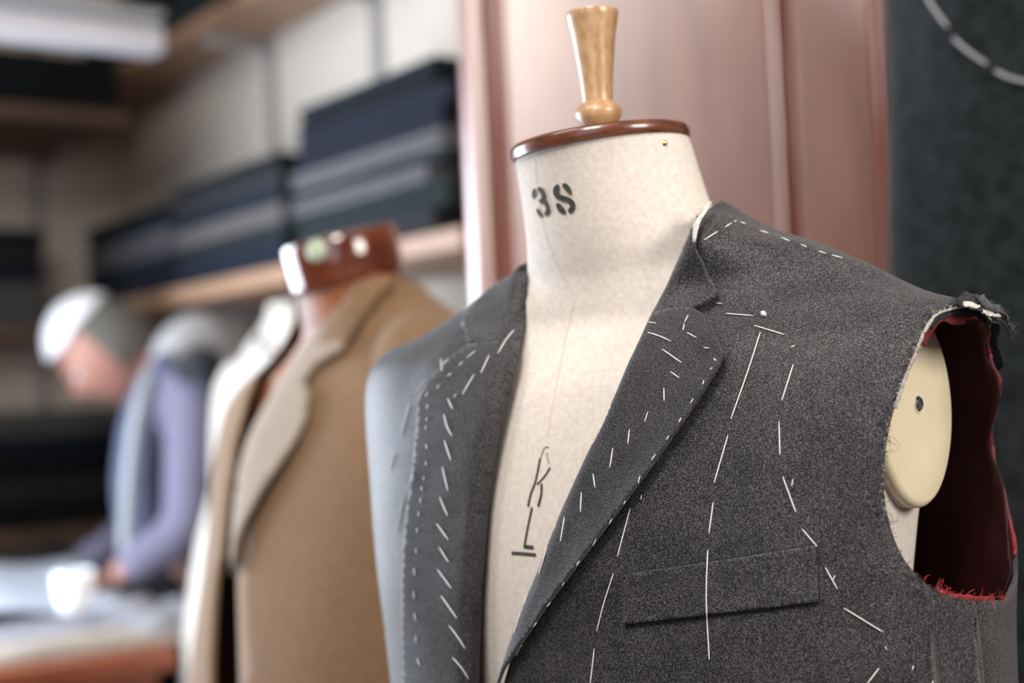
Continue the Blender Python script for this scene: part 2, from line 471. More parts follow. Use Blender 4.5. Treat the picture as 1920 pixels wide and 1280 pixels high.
# stencil lettering
def stencil(polys, ox, oy, sc_, name, step=2.2):
    mb = MB()
    for poly in polys:
        pp = [(ox + x / sc_, oy + y / sc_) for x, y in poly]
        pp = smooth_line(pp + [pp[0]], 1.6)[:-1]
        V, Fc = triangulate(pp, [], step)
        mb.add([on(man, p.x, p.y, .0005) for p in V], Fc)
    o = mb.build(name, M['ink'], dm, smooth=False)
    return o
three = [[(640, 545), (625, 510), (620, 430), (650, 365), (690, 350), (705, 400), (695, 470), (685, 540), (662, 550)],
         [(735, 330), (790, 325), (860, 375), (898, 460), (900, 560), (950, 650), (985, 760), (975, 850), (930, 898), (880, 880), (875, 840), (895, 770), (890, 700), (850, 655), (790, 645), (765, 610), (765, 570), (800, 555), (808, 500), (785, 430), (740, 380)],
         [(712, 770), (740, 740), (770, 785), (815, 830), (848, 900), (810, 925), (750, 880), (715, 820)]]
ess = [[(1155, 265), (1168, 300), (1172, 370), (1158, 420), (1180, 460), (1250, 495), (1340, 520), (1410, 560), (1465, 620), (1485, 700), (1465, 780), (1405, 845), (1350, 825), (1340, 770), (1375, 720), (1370, 670), (1320, 625), (1230, 600), (1130, 560), (1065, 500), (1040, 420), (1050, 340), (1100, 280)],
       [(1225, 260), (1290, 245), (1370, 310), (1410, 400), (1400, 462), (1340, 440), (1270, 360), (1225, 310)],
       [(1100, 650), (1160, 640), (1220, 700), (1290, 790), (1300, 850), (1240, 855), (1160, 810), (1110, 730)]]
stencil(three, 940, 320, 10.667, 'stencilled_number')
stencil(ess, 940, 320, 10.667, 'stencilled_letter')
# chest marks, crop scale 5.33
def stroke(pts, wpx, name='stencilled_letter'):
    pp = [(960 + x / 5.33, 820 + y / 5.33) for x, y in pts]
    wm = wpx / 5.33 / 2760 * 1.25
    ribbon_px(man, smooth_line(pp, 4), wm, .0006).build(name, M['ink'], dm)
stroke([(285, 205), (262, 330), (238, 440), (190, 570), (165, 688)], 20)
stroke([(385, 300), (330, 385), (255, 468)], 15)
stroke([(300, 460), (295, 570), (265, 690)], 22)
stroke([(205, 695), (165, 880), (125, 1100)], 20)
stroke([(128, 1088), (220, 1098)], 30)
stroke([(0, 1152), (120, 1160), (243, 1172)], 26)
stroke([(290, 200), (325, 110), (350, 92), (375, 100)], 7)
stroke([(352, 150), (360, 215), (382, 262)], 6)
# brass tack in the neck
th, v, loc, nn = man.hit(1246, 268)
tk = MB(); tk.lathe([(.0017, 0), (.0020, .0008), (.0014, .0018), (.0004, .0022)], loc - nn * .0004, nn, 20); tk.build('brass_tack', M['brass'], dm)

# --- arm plate
pc = P(1721, 757, 0.93)
pl_n = (lft * 0.96 + fwd * 0.12 + Vector((0, 0, 0.04))).normalized()
pl_up = (Vector((0, 0, 1)) + Vector((0.04, 0, 0))); pl_up = (pl_up - pl_n * pl_up.dot(pl_n)).normalized()
pl_s = pl_up.cross(pl_n)
def plate_mesh(prof, sx, sy, mbk, egg=0.0):
    N = 72; vs = []
    for r, h in prof:
        for k in range(N):
            a = 2 * math.pi * k / N
            x = math.cos(a) * sx * r; y = math.sin(a) * sy * r
            x *= 1 - egg * (y / sy)
            vs.append(pc + pl_s * x + pl_up * y + pl_n * h)
    fs = [(i * N + k, i * N + (k + 1) % N, (i + 1) * N + (k + 1) % N, (i + 1) * N + k) for i in range(len(prof) - 1) for k in range(N)]
    fs.append(tuple(reversed(range(N)))); fs.append(tuple(range((len(prof) - 1) * N, len(prof) * N)))
    mbk.add(vs, fs)
am = MB(); plate_mesh([(1.0, -.0085), (1.0, -.0060), (.995, -.0042), (.97, -.0020), (.93, -.0008), (.5, 0.0), (.02, .0002)], .054, .0675, am, -.06)
plate = am.build('arm_plate', M['plate'], dm, angle=60)
# padded shoulder stump that carries the plate
am = MB(); plate_mesh([(.60, -.07), (.80, -.05), (.96, -.028), (1.0, -.012), (.99, -.008), (.9, -.007)], .054, .0675, am, -.06)
am.build('arm_stump', M['linen'], dm, angle=None)
bo = MB(); bo.lathe([(.0066, -.0004), (.0067, .0005), (.0060, .0009), (.0052, .0002), (.0040, -.0002)], pc, pl_n, 32); bo.build('bolt_socket', M['plate'], plate)
bo = MB(); bo.lathe([(.0050, -.0002), (.0050, .0010), (.0042, .0018), (.0012, .0020)], pc, pl_n, 24); bo.build('bolt_head', M['steel'], plate, smooth=False)

# ================================================================== THE JACKET
jk = thing('unfinished_jacket', 'charcoal wool jacket without sleeves, covered in white basting stitches, on the linen mannequin', 'jacket', base)
VL = [(996, 470), (991, 520), (976, 600), (960, 680), (930, 800), (912, 900), (897, 1050), (890, 1180), (888, 1300)]
VR = [(1345, 376), (1312, 404), (1270, 490), (1215, 600), (1180, 672), (1140, 768), (1092, 868), (1050, 962), (1010, 1066), (970, 1170), (932, 1300)]
KV = 0.16            # v to domain units
def dom(th, v): return (th * 0.2, v * 0.05)
def undom(p): return p[0] / 0.2, p[1] / 0.05
def hole_v(shift):
    L = [jac.hit(x - shift, y)[:2] for x, y in resample(smooth_line(VL, 20), 20, False)]
    Rr = [jac.hit(x + shift, y)[:2] for x, y in resample(smooth_line(VR, 20), 20, False)]
    # at the top the opening follows the collar round the neck
    L = [dom(*q) for q in L]; Rr = [dom(*q) for q in Rr]
    topv = dom(0, jac.k + .2)[1]
    mid = (L[-1][0] + Rr[-1][0]) / 2
    vb = dom(0, 2.3)[1]
    xl, xr = -1.5 * math.pi * .2 - .01, .5 * math.pi * .2 + .01
    span = (L[0][0] - xl) + (xr - Rr[0][0]); fL = (L[0][0] - xl) / span
    vm = L[0][1] * (1 - fL) + Rr[0][1] * fL
    return [(xl, topv), (xl, vm)] + L + [(mid, vb)] + list(reversed(Rr)) + [(xr, vm), (xr, topv)]
AH_F = [(1880, 590), (1830, 570), (1790, 573), (1755, 585), (1733, 615), (1712, 665), (1690, 720), (1668, 790), (1657, 860), (1657, 930), (1668, 990), (1692, 1045), (1722, 1082), (1755, 1108), (1800, 1122), (1845, 1127), (1885, 1125)]
def armhole(grow=0.0, back=R(31), wav=0.0, seed=0):
    pts = []
    for x, y in smooth_line(AH_F, 12):
        th, v, *_ = jac.hit(x - grow, y); pts.append((th, v))
    # back half of the armhole, on the far side of the arm
    th0, v0 = pts[-1]; th1, v1 = pts[0]
    n = 26; bk = []
    for i in range(1, n):
        t = i / n
        v = v0 + (v1 - v0) * (t ** 0.9)
        bul = math.sin(math.pi * t) ** 0.42
        th = th0 + (th1 - th0) * t
        th = th * (1 - bul) + back * bul
        th -= R(7) * math.exp(-((t - .62) / .10) ** 2) - R(3) * math.exp(-((t - .38) / .12) ** 2)
        th += wav * math.sin(t * 17 + seed) * R(1.5)
        bk.append((th, v))
    return [dom(*q) for q in pts + bk]
far_hole = []
for k in range(40):
    a = 2 * math.pi * k / 40
    far_hole.append(dom(-math.pi - R(2) + math.cos(a) * R(23), 5.6 + math.sin(a) * 2.2))
hv = hole_v(7); ah = armhole(0)
T0, T1 = -1.5 * math.pi, 0.5 * math.pi
def clip_top(poly):
    ymax = dom(0, jac.k)[1]; return [(x, min(y, ymax + .01)) for x, y in poly]
def shell(offset, holes, nstep=0.0088, lines=()):
    o0 = dom(T0, 0); o1 = dom(T1, jac.k)
    outer = resample([(o0[0], o0[1]), (o1[0], o0[1]), (o1[0], o1[1]), (o0[0], o1[1])], nstep)
    V, Fc = triangulate(outer, [], nstep, lines=[h + [h[0]] for h in holes] + list(lines))
    keep = []
    for f in Fc:
        c = (sum(V[i].x for i in f) / 3, sum(V[i].y for i in f) / 3)
        if not any(inside(c, h) for h in holes): keep.append((f, c))
    return V, keep
seamA = [undom(dom(*jac.hit(x, y)[:2])) for x, y in ((1752, 1100), (1745, 1180), (1740, 1275))]
seamB = [undom(dom(*jac.hit(x, y)[:2])) for x, y in ((1832, 1135), (1832, 1200), (1828, 1275))]
thA = sum(q[0] for q in seamA) / 3; thB = sum(q[0] for q in seamB) / 3
vbot = seamA[0][1] + .4
xm_ = [p for p in hv if abs(p[1] - dom(0, 2.3)[1]) < 1e-9][0][0]; thM = xm_ / .2
V, keep = shell(0, [hv, ah, far_hole], lines=[[(xm_, 0), (xm_, dom(0, 2.3)[1])], [dom(thA, 0), dom(thA, vbot)], [dom(thB, 0), dom(thB, vbot)]])
def surf_pt(p, off, rip=0.0):
    th, v = undom(p); v = min(max(v, 0), jac.k)
    n = jac.normal(th, v)
    q = jac.at(th, v)
    # cloth irregularity: soft drape
    dn = drape(th, v)
    return q + n * (off + dn * rip)
cache3 = [surf_pt(p, 0, 1.0) for p in V]
groups = {'front_panel': [], 'front_panel_far': [], 'side_panel': [], 'back_panel': []}
for f, c in keep:
    th = undom(c)[0]; v = undom(c)[1]
    if th < thM: key = 'front_panel_far' if th > -R(186) else 'back_panel'
    elif v < vbot and th > thB: key = 'back_panel'
    elif v < vbot and th > thA: key = 'side_panel'
    elif th > R(8): key = 'back_panel'
    else: key = 'front_panel'
    groups[key].append(f)
for key, fs in groups.items():
    used = {}; vs = []; ff = []
    for f in fs:
        g = []
        for i in f:
            if i not in used: used[i] = len(vs); vs.append(cache3[i])
            g.append(used[i])
        ff.append(tuple(g))
    mb = MB(); mb.add(vs, ff)
    o = mb.build('front_panel' if key.startswith('front') else key, M['wool'], jk, angle=None)
    solid(o, .0016, -1)
jac2 = BVHTree.FromPolygons(cache3, [f for f, c in keep])
# lining: inner skin
hv_l = hole_v(16); ah_l = armhole(-6, back=R(27), wav=1.0, seed=1)
Vl, keepl = shell(0, [hv_l, ah_l, far_hole], nstep=0.013)
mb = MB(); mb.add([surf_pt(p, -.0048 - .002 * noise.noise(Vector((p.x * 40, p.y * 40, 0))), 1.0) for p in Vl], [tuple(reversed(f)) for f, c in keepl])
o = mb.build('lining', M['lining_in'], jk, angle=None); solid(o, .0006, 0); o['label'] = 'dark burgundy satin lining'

# side seams: a raised fold of cloth
for thS in (thA, thB):
    mb = MB(); pts = []
    for i in range(40):
        v = (vbot - .80) * (1 - i / 39); q = dom(thS + R(.6) * noise.noise(Vector((v * 2, thS, 0))), v)
        pts.append(surf_pt(q, .0003, 1.0))
    mb.tube(pts, .0011, 6); mb.build('side_seam', M['wool'], jk)

# --- lapels and collar
def vline(L): return smooth_line(L, 25)
VRs, VLs = vline(VR), vline(VL)
def lap_off(Vl_, free, lift, base_=.0035, roll=20):
    def f(p):
        dv = dist_line(p, Vl_); df = dist_line(p, free)
        o = base_ + lift * math.exp(-df / 40.0)
        if dv < roll:
            t = 1 - dv / roll; o -= .010 * (1 - math.sqrt(max(0, 1 - t * t)))
        return o + .0008 * noise.noise(Vector((p[0] / 60, p[1] / 60, 0)))
    return f
right_outer = [(1308, 596), (1332, 612), (1352, 645), (1365, 672), (1360, 690), (1330, 738), (1283, 806), (1240, 866), (1190, 934), (1140, 1000), (1090, 1066), (1040, 1132), (995, 1200), (962, 1250), (938, 1310)]
gorgeR = [(1214, 603), (1262, 588), (1308, 596)]
lapR = [(p[0] - 1, p[1]) for p in vline(VR[3:])] 
polyR = lapR + list(reversed(vline(right_outer))) + [(1262, 589)]
o = panel(jac, polyR, lap_off(VRs, vline(right_outer), .0065, .0035)).build('lapel', M['twill'], jk, angle=None); solid(o, .0022, 0)
collar_outR = [(1308, 408), (1301, 440), (1308, 470), (1322, 492), (1334, 520), (1345, 545), (1351, 556), (1346, 570), (1334, 578), (1318, 588), (1306, 594)]
colR_in = vline(VR[:4])
polyCR = [(1322, 396)] + [p for p in colR_in if p[1] > 402] + [(1262, 589)] + list(reversed(vline(collar_outR)))
o = panel(jac, polyCR, lap_off(VRs, vline(collar_outR), .0045, .0037)).build('collar', M['wool'], jk, angle=None); solid(o, .0022, 0)
# viewer-left lapel and collar
left_outer = [(885, 656), (862, 672), (835, 696), (806, 726), (796, 745), (792, 800), (788, 850), (782, 900), (774, 960), (768, 1030), (765, 1100), (765, 1180), (770, 1310)]
lapL = vline(VL[2:])
polyL = [(968, 640)] + [p for p in lapL if p[1] > 645] + list(reversed(vline(left_outer)))
o = panel(jac, polyL, lap_off(VLs, vline(left_outer), .0012, .0040)).build('lapel', M['twill'], jk, angle=None); solid(o, .0022, 0)
collar_outL = [(990, 492), (962, 520), (930, 550), (900, 578), (878, 602), (876, 622), (887, 650)]
polyCL = [p for p in vline(VL) if p[1] < 640] + [(968, 640), (925, 650)] + list(reversed(vline(collar_outL)))
o = panel(jac, polyCL, lap_off(VLs, vline(collar_outL), .0020, .0041)).build('collar', M['wool'], jk, angle=None); solid(o, .0022, 0)
# collar round the back of the neck
mb = MB(); rows = []
thR, vR_ = jac.hit(*VR[0])[:2]; thL, vL_ = jac.hit(*VL[0])[:2]; thL += 2 * math.pi
for i in range(49):
    u = .38 + .62 * i / 48; th = thR + (thL - thR) * u; vt = vR_ + (vL_ - vR_) * u
    col_ = []
    for h, o_ in ((vt - 1.3, .0045), (vt - .9, .0048), (vt - .4, .0045), (vt - .05, .0035), (vt + .05, .002), (vt - .05, .0), (vt - .9, -.001)):
        h = min(h, jac.k); e_ = min(1, (u - .38) * 7, (1 - u) * 7); o_ = o_ * e_ * e_ * (3 - 2 * e_); col_.append(jac.at(th, h) + jac.normal(th, h) * o_)
    rows.append(col_)
nr = len(rows[0]); mb.add([p for r in rows for p in r], [(i * nr + j, i * nr + j + 1, (i + 1) * nr + j + 1, (i + 1) * nr + j) for i in range(48) for j in range(nr - 1)])
mb.build('collar_stand', M['wool'], jk, angle=None)
# white undercollar patch
pc_ = [(1180 + x / 4, 360 + y / 4) for x, y in [(520, 190), (550, 155), (585, 150), (562, 205), (527, 270), (515, 345), (508, 398), (488, 402), (478, 350), (476, 290), (498, 245), (528, 208)]]
o = panel(jac, pc_, .009, step=5).build('undercollar_canvas', M['canvas'], jk); solid(o, .001); o['label'] = 'white canvas showing under the collar'

# chest pocket
pk = [(1166, 1077), (1250, 1064), (1350, 1050), (1450, 1034), (1530, 1021), (1533, 1080), (1535, 1126), (1440, 1138), (1350, 1148), (1260, 1159), (1173, 1169), (1170, 1125)]
o = panel(jac, pk, lambda p: .0012 + .0010 * math.exp(-abs(dist_line(p, [(1173, 1169), (1535, 1126)])) / 25)).build('chest_pocket_welt', M['wool'], jk); solid(o, .0016)
for pts in ([(1168, 1078), (1170, 1120), (1174, 1168)], [(1174, 1172), (1350, 1151), (1535, 1129)], [(1166, 1077), (1350, 1049), (1530, 1021)], [(1532, 1022), (1536, 1128)]):
    ribbon_px(jac, smooth_line(pts, 14), .0016 if pts[0][1] < 1170 else .0026, .0009).build('pocket_seam', M['wadding'], jk)

# --- surface that stitches lie on: every jacket part above
dg = bpy.context.evaluated_depsgraph_get(); dg.update()
AV, AF = [], []
for ch in jk.children:
    if ch.name.startswith(('lining',)): continue
    ev = ch.evaluated_get(dg); me = ev.to_mesh(); n0 = len(AV); bs = BASES[jk.name]
    AV += [v.co + bs for v in me.vertices]; AF += [tuple(i + n0 for i in p.vertices) for p in me.polygons]
    ev.to_mesh_clear()
ALL = BVHTree.FromPolygons(AV, AF)
def top(px, py, lift=.0003):
    d = ray(px, py); loc, no, i, ds = ALL.ray_cast(CAM, d)
    if loc is None: return on(jac, px, py, .004)
    if no.dot(d) > 0: no = -no
    return loc - d * lift * 1.2 + no * lift
ST = []
def s6(*a): ST.extend([[(660 + x / 1.6, 480 + y / 1.6) for x, y in q] for q in a])
def s7(*a): ST.extend([[(960 + x / 1.7775, 560 + y / 1.7775) for x, y in q] for q in a])
def s4(*a): ST.extend([[(1250 + x / 2.845, 350 + y / 2.845) for x, y in q] for q in a])
def s5(*a): ST.extend([[(1400 + x / 2.2077, 700 + y / 2.2077) for x, y in q] for q in a])
s6([(485, 222), (462, 252), (438, 292)], [(412, 298), (388, 350)], [(367, 355), (332, 415)], [(288, 428), (302, 458)], [(277, 475), (285, 510), (300, 538)], [(278, 553), (297, 612)], [(272, 632), (288, 703)], [(264, 723), (287, 778)],
   [(255, 802), (289, 850)], [(262, 873), (290, 917)], [(258, 940), (298, 995)], [(268, 1018), (315, 1085)], [(292, 1107), (320, 1145), (339, 1177)], [(302, 1203), (330, 1235), (349, 1267)],
   [(371, 285), (345, 305)], [(332, 318), (322, 328)], [(299, 351), (286, 361)], [(263, 387), (255, 397)], [(229, 410), (222, 421)], [(228, 445), (225, 458)], [(227, 483), (223, 494)], [(224, 510), (220, 521)],
   [(223, 565), (225, 578)], [(222, 615), (222, 628)], [(216, 660), (215, 672)], [(210, 690), (210, 703)], [(207, 725), (205, 740)], [(201, 766), (200, 781)], [(196, 815), (196, 830)], [(192, 875), (193, 890)],
   [(187, 935), (188, 957)], [(185, 1005), (187, 1028)], [(187, 1070), (192, 1092)], [(192, 1137), (193, 1160)], [(195, 1205), (204, 1226)],
   [(268, 308), (270, 345)], [(290, 308), (272, 325)], [(222, 368), (196, 405)], [(172, 445), (147, 540)], [(185, 650), (150, 750), (135, 830)], [(130, 590), (114, 640)], [(313, 414), (306, 424)])
s7([(437, 83), (458, 79), (480, 82)], [(453, 113), (490, 124), (531, 142)], [(501, 168), (565, 213)], [(529, 243), (558, 264)], [(507, 297), (508, 340)], [(454, 376), (443, 410)], [(392, 435), (387, 483)], [(337, 497), (327, 562)],
   [(271, 582), (277, 628)], [(232, 645), (229, 710)], [(176, 726), (162, 808)], [(118, 827), (90, 918)], [(66, 935), (41, 1020)], [(30, 1045), (8, 1115)],
   [(585, 113), (615, 130)], [(588, 55), (576, 78)], [(575, 84), (571, 105)], [(640, 163), (658, 165)], [(673, 199), (681, 207)], [(669, 229), (661, 237)], [(641, 272), (637, 285)], [(606, 332), (596, 348)], [(564, 398), (558, 411)],
   [(524, 457), (516, 470)], [(480, 518), (466, 538)], [(429, 591), (420, 613)], [(377, 672), (371, 683)], [(332, 733), (323, 748)], [(279, 800), (269, 821)], [(224, 872), (214, 887)], [(172, 944), (167, 955)], [(127, 1010), (116, 1024)],
   [(81, 1077), (71, 1090)], [(30, 1155), (15, 1187)], [(433, 653), (430, 667)],
   [(828, 112), (785, 245), (730, 400)], [(720, 455), (674, 613)], [(671, 678), (657, 780)], [(653, 835), (648, 1000), (658, 1200)],
   [(395, 697), (352, 858)], [(339, 915), (308, 1010), (283, 1107)], [(275, 1165), (262, 1280)])
s4([(200, 285), (272, 240)], [(310, 218), (345, 195)], [(360, 190), (372, 182)], [(392, 190), (420, 200)], [(497, 236), (543, 249)], [(610, 273), (655, 291)], [(715, 309), (745, 323)], [(810, 345), (850, 358)], [(880, 366), (936, 382)],
   [(316, 678), (462, 690)], [(466, 741), (627, 790)], [(663, 857), (685, 848)], [(676, 947), (615, 1138)], [(264, 622), (298, 624)])
s5([(134, 197), (138, 336)], [(149, 426), (203, 573)], [(192, 436), (186, 465)], [(229, 643), (291, 715)], [(325, 802), (375, 891)], [(366, 835), (358, 850)], [(402, 970), (563, 1069)], [(574, 1130), (578, 1141)], [(548, 1218), (500, 1280)],
   [(690, 1207), (684, 1225)], [(770, 1272), (773, 1282)])
for q in ST:
    q = resample(smooth_line(q, 9) if len(q) > 2 else q, 9, False)
    if len(q) < 3: q = [q[0], ((q[0][0] + q[-1][0]) / 2, (q[0][1] + q[-1][1]) / 2), q[-1]]
    pts = [top(*p, .0004) for p in q]
    rs = [.00022] + [.00037] * (len(pts) - 2) + [.00022]
    mb = MB(); mb.tube(pts, rs, 6); mb.build('basting_stitch', M['thread'], jk)
# thread knot
mb = MB(); kp = []
for i in range(26):
    a = i * 1.3; kp.append(top(1432 + 4.5 * math.cos(a) * (1 - i / 60), 590 + 3.5 * math.sin(a * 1.1), .001 + .0006 * math.sin(i * 2.1)))
mb.tube(kp, .0006, 5); mb.build('thread_knot', M['thread'], jk)

# --- raw armhole edges
path = smooth_line(AH_F, 9)
def edge_pt(i, off, inward):
    """a point near the front armhole edge; inward in domain units towards the hole"""
    th, v, *_ = jac.hit(*path[i]); a = Vector(dom(th, v))
    i0, i1 = max(i - 1, 0), min(i + 1, len(path) - 1)
    q0 = Vector(dom(*jac.hit(*path[i0])[:2])); q1 = Vector(dom(*jac.hit(*path[i1])[:2]))
    t = (q1 - q0).normalized(); nrm = Vector((-t.y, t.x))
    cen = Vector(dom(R(6), 6.0))
    if nrm.dot(cen - a) < 0: nrm = -nrm
    p = a + nrm * inward
    return surf_pt(p, off, 1.0)
def edge_strip(i0, i1, lay, mat_, name, rip=0.0, freq=0.0, jag=0.0, lab=None):
    rows = []
    for i in range(i0, i1):
        r = []
        for k, (off, inw) in enumerate(lay):
            w_ = k / (len(lay) - 1)
            o_ = off + rip * w_ * math.sin(i * freq); n_ = inw + jag * w_ * (random.random() - .5) + rip * .6 * w_ * math.sin(i * freq * .5 + 1)
            r.append(edge_pt(i, o_, n_))
        rows.append(r)
    m = len(lay); mb = MB()
    mb.add([p for r in rows for p in r], [(a * m + b, a * m + b + 1, (a + 1) * m + b + 1, (a + 1) * m + b) for a in range(len(rows) - 1) for b in range(m - 1)])
    o = mb.build(name, mat_, jk, angle=None); solid(o, .0012, 0)
    if lab: o['label'] = lab
    return o
NP = len(path)
iU = min(range(NP), key=lambda i: math.dist(path[i], (1690, 720)))
iL = min(range(NP), key=lambda i: math.dist(path[i], (1740, 1098)))
edge_strip(0, iU + 6, [(-.0012, -.002), (-.0014, .0012), (-.0022, .0030)], M['canvas'], 'canvas_edge', jag=.0016, lab='white canvas edge of the armhole')
iT = min(range(NP), key=lambda i: math.dist(path[i], (1735, 612)))
edge_strip(0, iT, [(-.003, -.002), (-.004, .004), (-.006, .0085)], M['wadding'], 'shoulder_wadding', rip=.001, freq=.9, jag=.002)
edge_strip(0, iT + 3, [(-.005, .001), (-.008, .006), (-.010, .0125)], M['lining'], 'lining_ruffle', rip=.0035, freq=.62, jag=.001, lab='burgundy lining gathered under the shoulder')
edge_strip(iL + 3, NP - 1, [(-.003, -.002), (-.0035, .0008), (-.004, .0022)], M['lining'], 'lining_edge', rip=.0004, freq=1.1, jag=.0008)

# top ragged wadding beyond the shoulder end
ahb = armhole(0)[len(smooth_line(AH_F, 12)):]
def back_strip(t0, t1, lay, mat_, name, jag, rip=0, freq=1):
    pts = [Vector(p) for p in ahb]; n_ = len(pts); rows = []
    i0, i1 = int(t0 * n_), int(t1 * n_); cen = Vector(dom(R(6), 6.0)); N2 = (i1 - i0) * 5
    for s_ in range(N2 + 1):
        u = i0 + (i1 - i0 - 1) * s_ / N2; k = int(u); k2 = min(k + 1, n_ - 1); p = pts[k].lerp(pts[k2], u - k)
        t = (pts[k2] - pts[max(k - 1, 0)]).normalized(); nrm = Vector((-t.y, t.x))
        if nrm.dot(cen - p) < 0: nrm = -nrm
        r = []
        for q, (off, inw) in enumerate(lay):
            w_ = q / (len(lay) - 1)
            r.append(surf_pt(p + nrm * (inw + jag * w_ * (random.random() - .5)), off + rip * w_ * math.sin(s_ * freq), 1.0))
        rows.append(r)
    m = len(lay); mb = MB()
    mb.add([p for r in rows for p in r], [(a * m + b, a * m + b + 1, (a + 1) * m + b + 1, (a + 1) * m + b) for a in range(len(rows) - 1) for b in range(m - 1)])
    o = mb.build(name, mat_, jk, angle=None); solid(o, .001, 0); return o
back_strip(.70, 1.0, [(.001, -.006), (.003, -.002), (.0045, .002), (.005, .005)], M['wadding'], 'shoulder_wadding', .0014, .0010, .23)
back_strip(.04, .98, [(-.003, -.002), (-.0018, .0), (-.0006, .0012)], M['lining'], 'lining_edge', .0008, .0008, .35)

# ragged layers of wadding and canvas at the shoulder end
def rag(poly, m_, name, o0, seed, amp=.003):
    rnd = random.Random(seed); pp = resample(smooth_line(poly + [poly[0]], 6)[:-1], 5)
    pp = [(x + rnd.gauss(0, .9), y + rnd.gauss(0, .9)) for x, y in pp]
    o = panel(jac, pp, lambda p: o0 + amp * noise.noise(Vector((p[0] / 18, p[1] / 12, seed))), step=6).build(name, m_, jk, angle=None); solid(o, .0012, 0); return o
rag([(1788, 568), (1815, 560), (1845, 562), (1872, 574), (1893, 590), (1903, 612), (1906, 636), (1893, 640), (1880, 622), (1855, 604), (1820, 590), (1795, 582)], M['wadding'], 'shoulder_wadding', .0045, 3)
rag([(1818, 572), (1850, 574), (1878, 588), (1896, 606), (1901, 626), (1886, 614), (1860, 596), (1832, 588)], M['wool'], 'shoulder_wadding', .0075, 9, .004)
rag([(1800, 579), (1826, 584), (1846, 593), (1862, 598), (1862, 601), (1842, 598), (1822, 589), (1798, 583)], M['canvas'], 'canvas_edge', .0052, 5, .0006)
# frayed fibres
def hairs(name, m_, spots, n, ln, r, curl, seed):
    rnd = random.Random(seed); mb = MB()
    for k in range(n):
        x, y, dx, dy = spots[rnd.randrange(len(spots))]; x0_, y0_ = x, y
        x += rnd.gauss(0, 2.5); y += rnd.gauss(0, 2.5)
        L = ln * rnd.uniform(.4, 1.3); a = math.atan2(dy, dx) + rnd.gauss(0, .5); bend = rnd.gauss(0, curl)
        D = jac.hit(x0_, y0_)[2].y - .002; pts = []
        for s_ in range(6):
            t = s_ / 5
            pts.append(P(x + math.cos(a) * L * t, y + math.sin(a) * L * t, D - .002 * t)); a += bend / 5
        mb.tube(pts, [r, r, r, r * .9, r * .8, r * .5], 3, cap=False)
    o = mb.build(name, m_, jk); o['kind'] = 'stuff'; return o
edge_sp = []
for i in range(1, NP - 1):
    x, y = path[i]; tx, ty = path[i + 1][0] - path[i - 1][0], path[i + 1][1] - path[i - 1][1]; L = math.hypot(tx, ty) or 1
    edge_sp.append((x - 1, y, -ty / L * -1, tx / L * -1))
hairs('frayed_fibres', M['canvas'], edge_sp[:iU + 25], 170, 6, .00016, 1.2, 3)
hairs('frayed_fibres', M['wool'], edge_sp, 260, 6, .00018, 1.2, 4)
hairs('frayed_fibres', M['wool'], [(1800, 566, .4, -1), (1830, 563, .4, -1), (1860, 571, .7, -.8), (1885, 584, 1, -.5), (1900, 605, 1, -.2), (1904, 625, 1, .1)], 90, 9, .00018, 1.4, 12)
hairs('dark_threads', M['darkfray'], [(1664, 812, 1, .3), (1662, 830, 1, .2), (1658, 850, 1, .2), (1660, 940, .8, -.7), (1668, 980, .9, -.2)], 13, 26, .00014, .9, 5)
hairs('red_fray', M['redfray'], [(1735, 1092, .3, -1), (1755, 1105, 1, -.5), (1765, 1110, 1, -.4), (1775, 1114, .9, -.5), (1800, 1122, -.2, -1), (1815, 1124, .6, -.6), (1835, 1124, .6, -.7), (1855, 1124, .9, -.4), (1875, 1122, 1, -.3)], 60, 17, .00024, .6, 6)
hairs('red_fray', M['redfray'], [(1708, 672, 1, .2), (1706, 680, 1, .1)], 5, 14, .00014, 2.2, 8)

# ================================================================== ROOM
FLOOR_Z = 0.0; TOP_Z = 2.75
sv = Vector((-.588, .809, 0)).normalized(); nv = Vector((-.809, -.588, 0)).normalized()   # along the shelf wall; out of that wall
UP = Vector((0, 0, 1))
O0 = Vector((-.084, 2.25, 0))
def W(s_, r_, z): return O0 + sv * s_ + nv * r_ + UP * (z + CAMZ)
def sbox(mb, s0, s1, r0, r1, z0, z1):
    c = W((s0 + s1) / 2, (r0 + r1) / 2, (z0 + z1) / 2); mb.box(c, (s1 - s0, r1 - r0, z1 - z0), ax=(sv, nv, UP))
def struct(name, mb, m, **k):
    o = mb.build(name, m, None, smooth=False, **k); o['kind'] = 'structure'; return o
DEP = .30; S_F = 1.93; S_W = 2.22
mb = MB(); mb.box((-.2, 1.4, -.03), (9, 9, .06)); struct('floor', mb, M['floor'])
mb = MB(); mb.box((-.2, 1.4, TOP_Z + .03), (9, 9, .06)); struct('ceiling', mb, M['ceiling'])
mb = MB(); sbox(mb, -.25, S_W + .08, -DEP - .08, -DEP, -CAMZ, TOP_Z - CAMZ); struct('wall_right', mb, M['wall'])
mb = MB(); sbox(mb, S_W, S_W + .08, -DEP, 2.6, -CAMZ, TOP_Z - CAMZ); struct('wall_back', mb, M['wall'])

mb = MB(); mb.box((1.75, 2.24, TOP_Z / 2), (2.9, .06, TOP_Z)); struct('wall_front', mb, M['wall'])
